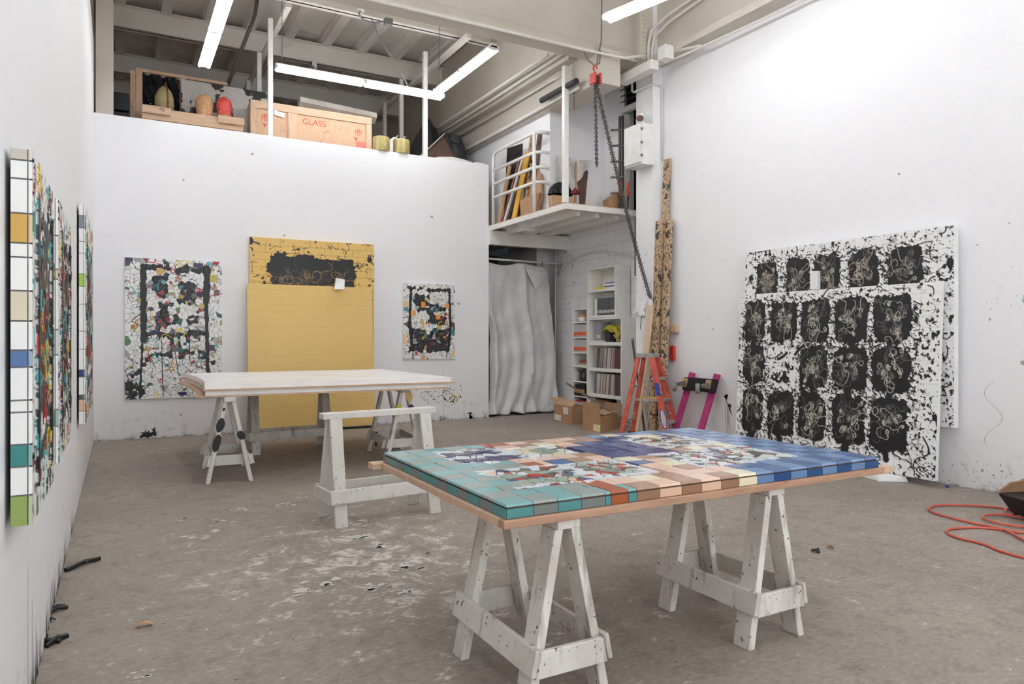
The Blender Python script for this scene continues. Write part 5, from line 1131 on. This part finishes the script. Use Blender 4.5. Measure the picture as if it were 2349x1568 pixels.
# ------------------------------------------------------------------ things in the loft
def crate(name, label, x0, x1, y0, y1, z0, z1, rails_x=(), fw=0.12):
    t = thing(name, label, 'crate', ((x0 + x1) / 2, (y0 + y1) / 2, z0), 'wooden crates in the loft')
    build('plywood_panel', MB().box(x0 + .01, x1 - .01, y0 + 0.02, y1, z0, z1 - 0.01), m_crate, t)
    build('top_rail', MB().box(x0, x1, y0, y0 + 0.019, z1 - fw, z1), m_pine, t, bevel=0.003)
    for x in (x0, x1 - fw * 0.8): build('upright', MB().box(x, x + fw * 0.8, y0, y0 + 0.019, z0, z1 - fw - 0.001), m_pinez, t, bevel=0.003)
    for x in rails_x: build('middle_upright', MB().box(x, x + 0.13, y0, y0 + 0.019, z0, z1 - fw - 0.001), m_pinez, t, bevel=0.003)
    return t
gc = crate('art_crate', 'long plywood crate stencilled GLASS in red, behind the loft parapet', 1.655, 3.45, 10.74, 11.08, DK, 4.73, (2.18,), 0.11)
MY = lambda x, z, y=10.7585: Matrix(((1, 0, 0, x), (0, 0, -1, y), (0, 1, 0, z), (0, 0, 0, 1)))
text3('glass_lettering', 'GLASS', 0.125, MY(2.565, 4.525), m_crimson, gc, 0.0006)
def arrows(x, z, s):
    b = MB(); f = lambda u, v, w: V((x + u * s, 10.758 - w, z + v * s)); ring = []
    for k in range(15):
        a0, a1 = math.radians(-40 + 260 * k / 15), math.radians(-40 + 260 * (k + 1) / 15)
        b.flat([(math.cos(a0) * .8, math.sin(a0) * .8), (math.cos(a1) * .8, math.sin(a1) * .8), (math.cos(a1), math.sin(a1)), (math.cos(a0), math.sin(a0))], f)
    for d in (-0.28, 0.28):
        b.flat([(d - .1, -1), (d + .1, -1), (d + .1, 0.2), (d - .1, 0.2)], f); b.flat([(d - .3, 0.2), (d + .3, 0.2), (d, 0.75)], f)
    build('up_arrow_mark', b, m_crimson, gc)
arrows(1.87, 4.50, 0.055); arrows(3.24, 4.475, 0.052)
for x, z in ((1.855, 4.385), (3.205, 4.37)):
    b = MB(); f = lambda u, v, w: V((x + u * .03, 10.758, z + v * .03)); b.flat([(-1, .8), (-.5, 1), (0, .5), (.5, 1), (1, .8), (.1, -.7), (.08, -1.4), (-.08, -1.4), (-.1, -.7)], f); build('glass_symbol', b, m_crimson, gc)
b = MB(); f = lambda u, v, w: V((2.565 + u, 10.758, 4.16 + v)); b.flat([(-.17, .0), (-.10, .0), (-.11, .10)], f).flat([(.17, .0), (.10, .0), (.09, .12)], f); build('stencil_mark', b, m_crimson, gc)
build('salmon_sticker', MB().add([(3.19, 10.757, 4.08), (3.38, 10.757, 4.08), (3.38, 10.757, 4.335), (3.21, 10.757, 4.345)], [(0, 1, 2, 3)]), m_salmon, gc)
build('shipping_label', MB().add([(1.975, 10.737, 4.555), (2.13, 10.737, 4.53), (2.13, 10.737, 4.60), (1.98, 10.737, 4.625)], [(0, 1, 2, 3)]), lbl, gc)
fc = crate('art_crate', 'low pine crate with two ledges holding the three sculpted heads', 0.27, 1.55, 10.70, 11.0, DK, 4.40, (), 0.16)
for a, b_ in ((0.27, 0.62), (1.21, 1.56)): build('ledge', MB().hexa([(a, 10.66, 4.31), (b_, 10.66, 4.31), (b_, 10.699, 4.33), (a, 10.699, 4.33), (a, 10.64, 4.405), (b_, 10.64, 4.405), (b_, 10.699, 4.43), (a, 10.699, 4.43)]), m_pine, fc, bevel=0.006)
oc = thing('open_crate', 'tall open pine crate lined with shiny black film', 'crate', (0.75, 11.4, DK), 'wooden crates in the loft')
for x0, x1, y0, y1 in ((0.14, 0.17, 11.22, 11.30), (0.175, 0.205, 11.24, 11.30)): build('side_slat', MB().box(x0, x1, y0, y1 + .35, DK, 5.03), m_pinez, oc)
build('front_upright', MB().box(0.207, 0.29, 11.23, 11.27, DK, 5.08), m_pinez, oc, bevel=0.003)
build('top_rail', MB().box(0.291, 1.42, 11.23, 11.27, 5.035, 5.08), m_pine, oc, bevel=0.003); build('front_upright', MB().box(0.77, 0.85, 11.235, 11.268, DK, 5.034), m_pinez, oc)
build('back_panel', MB().box(0.207, 1.42, 11.5, 11.52, DK, 5.06), m_crate, oc)
r = random.Random(2)
def film(u, v): return V((0.292 + 0.475 * u, 11.30 + 0.04 * math.sin(u * 14 + v * 3) * math.sin(v * 5) + 0.03 * math.sin(u * 31 + v * 22), 4.2 + 0.84 * v))
build('black_film', MB().grid(30, 40, film), m_blackplastic, oc, smooth=False)
sp = spotty('splash_board', (196, 194, 190), [((150, 148, 146), 55, 0.5, 0.62, 4, 0.8), ((40, 40, 42), 3.1, 0.535, 0.55, 6, 1.0)], 0.5)
solo('splattered_board', MB().box(0.775, 1.97, 11.12, 11.16, DK, 4.985), sp, 'grey-white board with large black splashes behind the sculpted heads', 'art panel', bevel=0.003)
gd = thing('gourd_sculpture', 'mossy green helmet-shaped sculpture on the left ledge of the low crate', 'sculpture', (0.545, 10.79, 4.402))
build('dome', MB().lathe([(0.10, 0), (0.115, 0.03), (0.122, 0.10), (0.118, 0.18), (0.09, 0.26), (0.05, 0.31), (0.02, 0.335), (0.004, 0.34)], (0.545, 10.79, 4.402), 24), m_gourd, gd, smooth=True)
b = MB(); P = [(0.13, 0.0), (0.135, 0.1), (0.13, 0.2), (0.10, 0.28), (0.055, 0.335), (0.03, 0.39), (0.0, 0.39), (0.02, 0.3), (0.02, 0.0)]
b.prism(P, 0.016, lambda u, v, w: V((0.552 + w + 0.25 * (u - .03), 10.79 - u, 4.402 + v))); build('crest', b, m_rustedge, gd, bevel=0.003)
def head(x, y, z, mt, s, label):
    t = thing('clay_head', label, 'sculpture', (x, y, z), 'clay heads on the low crate'); rr_ = random.Random(int(x * 100))
    b = MB(); n = 28; rows = 24; prof = [(0.075, 0), (0.092, 0.02), (0.098, 0.05), (0.092, 0.065), (0.10, 0.09), (0.106, 0.14), (0.10, 0.20), (0.08, 0.245), (0.045, 0.275), (0.012, 0.285)]
    def fn(u, v):
        q = v * (len(prof) - 1); k = min(int(q), len(prof) - 2); f_ = q - k; R = prof[k][0] * (1 - f_) + prof[k + 1][0] * f_; Z = prof[k][1] * (1 - f_) + prof[k + 1][1] * f_; a = 2 * PI * u
        R *= 1 + 0.035 * math.sin(a * 7 + v * 20) * math.sin(v * 31 + a * 3) * (v > 0.3)
        return V((x + R * s * math.cos(a), y + R * s * math.sin(a), z + Z * s))
    b.grid(n, rows, fn); b.lathe([(0.012 * s, 0.284 * s), (0.001, 0.286 * s)], (x, y, z), 12); build('bust', b, mt, t, smooth=True)
    build('foot_plate', MB().lathe([(0.10 * s, 0), (0.10 * s, 0.012), (0.07 * s, 0.02)], (x, y, z), 20), m_tanclay, t); return t
head(1.052, 10.82, 4.402, m_tanclay, 1.12, 'tan clay head between the two ledges of the low crate')
head(1.31, 10.80, 4.435, m_redclay, 1.0, 'red glazed clay head above the right ledge of the low crate')
b = MB(); q = []
for t_ in (0, 1):
    o = V((2.40, 11.0, 4.86)) + V((1.20, 0.0, -0.065)) * t_
    q += [o + V(p) for p in ((0, -0.06, 0.015), (0, 0.06, -0.06), (0, 0.14, -0.04), (0, 0.14, 0.06), (0, 0.02, 0.115), (0, -0.06, 0.09))]
q[0:6] = [p + V((-0.0, 0, 0)) for p in q[0:6]]
b.add(q, [(0, 1, 2, 3, 4, 5), (11, 10, 9, 8, 7, 6)] + [(k, (k + 1) % 6, 6 + (k + 1) % 6, 6 + k) for k in range(6)])
solo('grey_beam_casing', b, [m_conc], 'long grey hollow slab lying tilted on top of the GLASS crate', 'slab', bevel=0.004)
for k, (x, lb) in enumerate(((3.505, 'brassy wrapped pot on the parapet beside the GLASS crate'), (3.83, 'brassy wrapped pot on the parapet with wire handles'))):
    t = thing('brass_pot', lb, 'pot', (x, 10.45, WT), 'brass pots on the parapet')
    build('pot_body', MB().lathe([(0.122, 0), (0.128, 0.004), (0.128, 0.212), (0.124, 0.218), (0.11, 0.214)], (x, 10.45, WT), 32), m_brass, t)
    if k:
        for d in (-0.06, 0.06): build('wire_handle', MB().tube([(x + d - .03 * math.cos(a), 10.45, WT + 0.21 + 0.075 * math.sin(a)) for a in [PI * i / 10 for i in range(7)]], 0.006, 6), m_paper, t)
def crumple(name, label, cat, cx, cy, z, rx, ry, h, mt, seed, n=26, m=10, pw=1.0, amp=0.25, tilt=0.0):
    rr_ = random.Random(seed); ph = [rr_.uniform(0, 6.3) for _ in range(6)]
    def fn(u, v):
        a = 2 * PI * u; R = math.cos(v * PI / 2) ** pw; w_ = 1 + amp * (math.sin(a * 3 + ph[0] + v * 3) * 0.5 + math.sin(a * 7 + ph[1] + v * 9) * 0.35 + math.sin(a * 13 + ph[2] + v * 5) * 0.2)
        return V((cx + rx * R * w_ * math.cos(a) + tilt * v, cy + ry * R * w_ * math.sin(a), z + h * (math.sin(v * PI / 2) * (1 + amp * 0.5 * math.sin(a * 2 + ph[3])))))
    return solo(name, MB().grid(n, m, fn), mt, label, cat, base=(cx, cy, z))
crumple('crumpled_paper', 'crumpled white wrapping heaped behind the two brass pots', 'wrapping', 3.86, 10.86, 4.05, 0.28, 0.14, 0.40, m_paper, 3, amp=0.35)
crumple('crumpled_paper', 'white paper lying on the parapet beside the brown board', 'wrapping', 4.74, 10.47, WT + 0.001, 0.36, 0.05, 0.07, m_paper, 5, amp=0.2)
crumple('crumpled_paper', 'white paper curling over the parapet near the railing', 'wrapping', 5.16, 10.44, WT + 0.001, 0.12, 0.06, 0.035, m_foam, 6, amp=0.2)
solo('wood_block', MB().box(4.02, 4.27, 10.7, 10.9, DK, 4.2), m_tarp, 'dark pile behind the right loft post at the parapet', 'pile')
b = MB().prism([(4.36, 4.13), (5.14, 4.13), (4.95, 4.45), (4.80, 4.74)], 0.025, lambda u, v, w: V((u, 10.98 + w + 0.25 * (v - 4.1), v)))
o = thing('brown_board', 'brown board with a pale edge leaning tilted behind the parapet', 'board', (4.75, 11.0, DK))
b2 = MB().prism([(4.30, DK), (5.2, DK), (5.14, 4.2), (4.95, 4.45), (4.80, 4.74), (4.36, 4.30)], 0.025, lambda u, v, w: V((u, 10.98 + w + 0.12 * (v - 4.1), v))); build('panel', b2, m_brownp, o)
build('edge_strip', MB().bar((4.35, 10.985, 4.30), (4.81, 11.04, 4.75), 0.03, 0.016, (0, 1, 0)), m_pipe, o)
crumple('dark_bundle', 'dark wrapped bundle heaped behind the brown board in the loft', 'bundle', 4.98, 12.15, DK, 0.50, 0.36, 2.05, m_tarp, 9, pw=0.7, amp=0.15)
crumple('dark_bundle', 'dark plastic-wrapped stack at the gallery end of the loft', 'bundle', 5.45 - 0.42, 11.25, DK, 0.34, 0.22, 1.62, m_tarp, 12, pw=0.35, amp=0.12)
solo('black_case', MB().box(-0.06, 0.128, 11.1, 11.5, 4.42, 4.66).box(-0.06, 0.128, 11.1, 11.5, DK, 4.40), m_black, 'black case left of the open crate in the loft', 'case', bevel=0.01)
crumple('crumpled_sheeting', 'grey sheeting showing over the left end of the parapet', 'sheeting', -0.15, 10.75, DK, 0.085, 0.12, 1.11, m_tarp, 15, pw=0.5)
solo('low_carton', MB().box(-0.02, 0.13, 10.78, 10.95, DK, 4.245), m_cardd, 'brown carton peeking over the parapet beside the open crate', 'box')
solo('sprinkler_pipe', MB().tube([(1.80, 10.9, 6.42), (1.75, 10.95, 6.05), (1.72, 11.0, 5.95), (1.36, 11.3, 4.9)], 0.028, 10), m_darkpipe, 'dark slanting iron pipe coming down behind the open crate', 'pipe', smooth=True)
cb = thing('ceiling_outlet', 'grey cord outlet hung under the loft ceiling with a drop cord', 'electrical box', (3.2, 9.9, 5.95))
build('outlet_box', MB().box(3.36, 3.48, 9.84, 9.93, 5.83, 5.93), m_grey, cb, bevel=0.01)
build('supply_cord', MB().tube([(3.37, 9.88, 5.88), (3.2, 9.88, 5.82), (3.05, 9.88, 5.83), (2.98, 9.88, 5.90), (3.02, 9.88, 5.98)], 0.014, 7), m_grey, cb)
build('junction', MB().lathe([(0.05, 0), (0.06, 0.03), (0.05, 0.08), (0.02, 0.10)], (3.02, 9.88, 5.95), 12), m_white, cb)
build('drop_cord', MB().tube([(3.17, 9.88, 5.88), (3.3, 9.89, 5.6), (3.62, 9.93, 5.25), (3.75, 9.97, 5.04)], 0.008, 6), m_grey, cb)
sh = thing('fire_sprinkler', 'small white sprinkler fitting on the second roof beam above the long strip light', 'sprinkler', (2.9, 12.1, 5.9))
build('fitting', MB().tube([(2.90, 12.15, 6.0), (2.90, 12.15, 5.86)], 0.04, 10), m_white, sh); build('arm', MB().tube([(2.90, 12.15, 5.9), (2.70, 11.9, 5.72)], 0.02, 8), m_grey, sh)

# ------------------------------------------------------------------ gallery railing and what is stored behind it
DKT = DK + 0.013
rl = thing('gallery_railing', 'white tubular railing on the gallery edge beside the loft', 'railing', (5.33, 9.5, DKT))
xr = 5.33; rr2 = 0.028
build('rail_frame', MB().tube([(xr, 10.25, DKT), (xr, 10.25, 4.22), (xr, 10.22, 4.29), (xr, 10.15, 4.31), (xr, 9.02, 4.31), (xr + 0.02, 8.93, 4.31), (xr + 0.08, 8.875, 4.31), (5.53, 8.87, 4.31)], rr2, 10), m_white, rl, smooth=True)
build('corner_post', MB().tube([(xr, 8.95, DKT), (xr, 8.95, 4.30)], rr2, 10), m_white, rl, smooth=True)
for z in (4.02, 3.80, 3.58): build('rail', MB().tube([(xr, 10.25, z), (xr, 9.02, z), (xr + 0.02, 8.93, z), (xr + 0.08, 8.875, z), (5.55, 8.87, z)], rr2 * 0.9, 10), m_white, rl, smooth=True)
solo('gallery_post', MB().box(5.285, 5.355, 8.075, 8.145, DKT, 5.0), m_white, 'tall white square post at the outer corner of the gallery', 'post', bevel=0.005)
def leaner(name, label, p0, p1, w, t, mt, group='boards leaning on the gallery', side=(0, 1, 0), cat='board'): return solo(name, MB().bar(p0, p1, w, t, side), mt, label, cat, group)
leaner('timber_board', 'pale tan board nearest the corner post foot of the railing, behind the rails', (5.40, 10.20, DKT), (5.46, 9.93, 4.05), 0.10, 0.02, m_cardl)
leaner('timber_board', 'wide cardboard-brown board leaning at the loft end of the railing', (5.475, 10.15, DKT), (5.494, 9.62, 4.03), 0.20, 0.02, m_card)
leaner('maroon_board', 'thin maroon board beside the white pole behind the railing', (5.41, 10.10, DKT), (5.47, 9.62, 4.05), 0.035, 0.02, plain('maroon', (122, 52, 48), 0.6))
leaner('white_pole', 'white pole leaning behind the railing left of the yellow board', (5.42, 10.05, DKT), (5.46, 9.50, 4.08), 0.05, 0.03, m_pipe, cat='pole')
leaner('dark_batten', 'dark weathered batten between the white pole and the yellow board', (5.43, 9.92, DKT), (5.473, 9.46, 4.05), 0.05, 0.025, m_darkbrown)
leaner('yellow_board', 'bright yellow board leaning behind the railing', (5.41, 9.72, DKT), (5.46, 9.36, 4.13), 0.135, 0.02, m_yellow)
leaner('timber_board', 'tall weathered plank rising above the railing', (5.49, 9.55, DKT), (5.515, 9.30, 4.42), 0.13, 0.022, m_plank)
leaner('timber_board', 'tall grey-brown plank right of the first tall plank', (5.49, 9.32, DKT), (5.516, 9.10, 4.36), 0.10, 0.022, m_brownp)
leaner('scuffed_board', 'dark scuffed panel behind the tall planks on the gallery', (5.505, 9.98, DKT), (5.521, 9.88, 4.36), 0.50, 0.008, m_darkbrown)
b = MB().prism([(9.05, DKT), (9.42, DKT), (9.30, 3.78), (9.18, 3.86), (9.0, 3.72), (8.95, 3.4)], 0.02, lambda u, v, w: V((5.44 + w + 0.06 * (v - DKT), u, v)))
solo('cardboard_sheet', b, m_cardl, 'bent cardboard sheet leaning near the railing corner', 'cardboard')
solo('carton', MB().hexa([(5.38, 9.10, DKT), (5.47, 9.06, DKT), (5.47, 9.44, DKT), (5.38, 9.44, DKT), (5.37, 9.12, 3.42), (5.46, 9.0, 3.46), (5.46, 9.42, 3.44), (5.37, 9.46, 3.40)]), m_card, 'opened brown carton on the gallery floor behind the rails', 'box', bevel=0.003)
crumple('black_bag', 'black bag slumped over the torn cardboard tray on the gallery', 'bag', 5.55, 8.60, 3.355, 0.19, 0.12, 0.17, m_black, 21, amp=0.2)
crumple('red_cloth', 'small dark red cloth beside the black bag on the gallery', 'cloth', 5.72, 8.46, 3.36, 0.06, 0.05, 0.08, plain('dark_red_cloth', (122, 34, 44), 0.8), 23)
solo('torn_carton', MB().hexa([(5.38, 8.55, DKT), (5.62, 8.40, DKT), (5.70, 8.55, DKT), (5.45, 8.72, DKT), (5.37, 8.53, 3.33), (5.63, 8.38, 3.30), (5.72, 8.56, 3.31), (5.44, 8.74, 3.35)]), m_cardl, 'torn cardboard tray in front of the black bag on the gallery', 'cardboard')
wr = thing('wrapped_board', 'brown board half wrapped in pale paper leaning on the gallery block wall', 'board', (5.9, 8.75, DKT))
build('board', MB().prism([(6.02, DKT), (6.10, DKT), (6.13, 3.45), (6.17, 3.80), (6.08, 3.87), (5.98, 3.75), (6.03, 3.4)], 0.02, lambda u, v, w: V((u, 8.80 - w, v))), m_brownp, wr)
build('wrapping_paper', MB().grid(16, 20, lambda u, v: V((5.60 + 0.62 * u - 0.25 * u * (1 - v) * (u > 0.5) * 1.6 + 0.01 * math.sin(v * 17), 8.735 + 0.02 * math.sin(u * 14 + v * 9) - 0.02 * v, DKT + 0.05 + (0.26 + 0.0) * u * (u > .5) + v * (0.76 - 0.28 * u * (u > .5)) + 0.02 * math.sin(u * 9)))), m_paper, wr, solid=0.004)
build('tape', MB().box(5.60, 5.78, 8.70, 8.706, 3.48, 3.56), m_cardl, wr); build('tape', MB().box(5.88, 5.91, 8.70, 8.706, 3.3, 3.9), m_cardl, wr)
solo('parcel_box', MB().hexa([(6.32, 8.36, DKT), (6.46, 8.36, DKT), (6.48, 8.58, DKT), (6.30, 8.58, DKT), (6.30, 8.37, 3.34), (6.46, 8.37, 3.46), (6.48, 8.58, 3.46), (6.29, 8.58, 3.34)]), m_card, 'small brown parcel with a sloping top on the gallery floor', 'box', bevel=0.004)
for x, y, lb in ((6.36, 8.24, 'orange-handled long tool on the left, by the gallery ladder foot'), (6.44, 8.18, 'orange-handled long tool on the right, by the gallery ladder foot')):
    t = thing('bolt_cutter', lb, 'tool', (x, y, DKT), 'orange-handled tools on the gallery')
    build('shaft', MB().tube([(x, y, DKT), (x + .01, y, 3.36)], 0.014, 8), m_dark, t); build('grip', MB().tube([(x + .01, y, 3.36), (x + 0.0, y, 3.48), (x + .015, y, 3.55)], 0.018, 8), m_orange, t)

# ------------------------------------------------------------------ floor: cord, dark case, dried paint and debris
pt = lambda *L: [onZ(x, y, 0.011) for x, y in L]
K = lambda cx, cy: (1950 + cx / 5.226, 1050 + cy / 5.226)
path = [K(*p) for p in ((2600, 1270), (2300, 1230), (2080, 1190), (1900, 1140), (1750, 1095), (1660, 1045), (1500, 1000), (1330, 965), (1200, 920), (1150, 885), (1165, 855), (1250, 838), (1400, 832), (1550, 828), (1750, 845), (1900, 870), (2080, 895), (2300, 915), (2600, 930))]
path2 = [K(*p) for p in ((2600, 1130), (2300, 1060), (2080, 985), (2000, 940), (1900, 880), (1800, 848), (1650, 815), (1480, 785), (1300, 740), (1120, 695), (990, 655), (945, 620), (955, 590), (1000, 572), (1100, 563), (1300, 567), (1500, 572), (1700, 588), (1850, 608), (1990, 640), (2150, 690), (2300, 740))]
path3 = [K(*p) for p in ((2500, 860), (2300, 850), (2080, 832), (1950, 822), (1800, 795), (1680, 765), (1600, 735), (1585, 712), (1620, 695), (1750, 685), (1850, 690), (1950, 708), (2050, 725), (2200, 740))]
path4 = [K(*p) for p in ((1990, 690), (1930, 700), (1870, 680), (1850, 650), (1870, 625), (1920, 612), (1990, 618), (2060, 635))]
def smooth(pts, k=3):
    for _ in range(k):
        q = [pts[0]]
        for a, b_ in zip(pts[:-1], pts[1:]): q += [a * 0.75 + b_ * 0.25, a * 0.25 + b_ * 0.75]
        pts = q + [pts[-1]]
    return pts
b = MB()
for k, p in enumerate((path, path2, path3, path4)):
    w3 = smooth(pt(*p)); 
    for v_ in w3: v_.z = 0.009 + 0.004 * k
    b.tube(w3, 0.0085, 7)
solo('extension_cord', b, m_cord, 'orange extension cord looping over the floor by the right wall', 'cord', smooth=True, base=(5.6, 2.9, 0))
c0 = onZ(2332, 1205, 0); 
bk = thing('black_case', 'black open bin standing on the loops of orange cord', 'case', (c0.x + 0.35, c0.y, 0.0))
x, y = c0.x + 0.10, c0.y - 0.02
build('case_body', MB().hexa([(x, y - 0.15, 0.03), (x + .4, y - 0.35, 0.03), (x + .5, y + 0.05, 0.03), (x + .1, y + 0.15, 0.03), (x - .05, y - 0.13, 0.16), (x + .4, y - 0.40, 0.16), (x + .5, y + 0.1, 0.18), (x + .03, y + 0.22, 0.18)]), m_black, bk, bevel=0.02)
build('brown_lid', MB().hexa([(x + .03, y + 0.20, 0.18), (x + .5, y + 0.05, 0.18), (x + .5, y + 0.09, 0.18), (x + .05, y + 0.22, 0.18), (x + .13, y + 0.16, 0.25), (x + .5, y + 0.05, 0.28), (x + .5, y + 0.09, 0.28), (x + .14, y + 0.18, 0.25)]), m_cardd, bk)
def scrap(px, py, kind, label, cat, mt, size):
    o = onZ(px, py, 0); rr_ = random.Random(px * 7 + py); b = MB(); n = 5
    for k in range(n):
        a = rr_.uniform(0, PI); L = size * rr_.uniform(0.4, 1); d = V((math.cos(a), math.sin(a), 0)); p = o + V((rr_.uniform(-.3, .3) * size, rr_.uniform(-.3, .3) * size, 0.008))
        b.tube([p - d * L * .5, p + V((0, 0, 0.012)), p + d * L * .5], size * 0.09, 6)
    return solo(kind, b, mt, label, cat, 'dried paint on the floor along the left wall')
roll = []
A = onZ(150, 1312, 0); B = onZ(228, 1284, 0)
b = MB().tube(smooth([A + V((-0.0, 0, .012)), A * .75 + B * .25 + V((0, 0, .016)), A * .5 + B * .5 + V((0, 0.02, .018)), A * .3 + B * .7 + V((0, -.01, .02)), B + V((0, 0, .01))], 2), 0.013, 7)
solo('dried_paint', b, m_paintblack, 'long dried black paint skin trailing from the left wall over the floor', 'paint skin', 'dried paint on the floor along the left wall', base=A)
scrap(118, 1404, 'dried_paint', 'curled dried black paint at the foot of the left wall, below the trailing skin', 'paint skin', m_paintblack, 0.10)
scrap(107, 1473, 'dried_paint', 'thickest curl of dried black paint, nearest along the left wall', 'paint skin', m_paintblack, 0.13)
scrap(113, 1428, 'dried_paint', 'small dark paint crumb between the two curls by the left wall', 'paint skin', m_paintblack, 0.04)
o = onZ(331, 1436, 0); solo('dry_leaf', MB().grid(4, 3, lambda u, v: o + V(((u - .5) * 0.07, (v - .5) * 0.03, 0.006 + 0.014 * math.sin(PI * u)))), m_cardl, 'tan scrap lying alone on the floor left of the front table', 'scrap', solid=0.002)
o = onZ(1716, 1258, 0); scr = scrap(1870, 1265, 'floor_scrap', 'grey twisted scrap on the floor right of the blue-end sawhorse', 'scrap', m_dark, 0.06)
scr['group'] = 'small scraps on the floor'
s2 = scrap(981, 1273, 'floor_scrap', 'brown chip on the white-smeared floor by the middle sawhorse', 'scrap', m_cardd, 0.03); s2['group'] = 'small scraps on the floor'
s2 = scrap(1906, 1258, 'floor_scrap', 'brown chip on the floor beside the grey twisted scrap', 'scrap', m_cardd, 0.035); s2['group'] = 'small scraps on the floor'
o = onZ(2173, 1117, 0); solo('blue_cap', MB().lathe([(0.018, 0), (0.018, 0.012), (0.012, 0.016)], o, 12), m_bluetag, 'small blue cap on the floor near the leaning painting', 'cap')
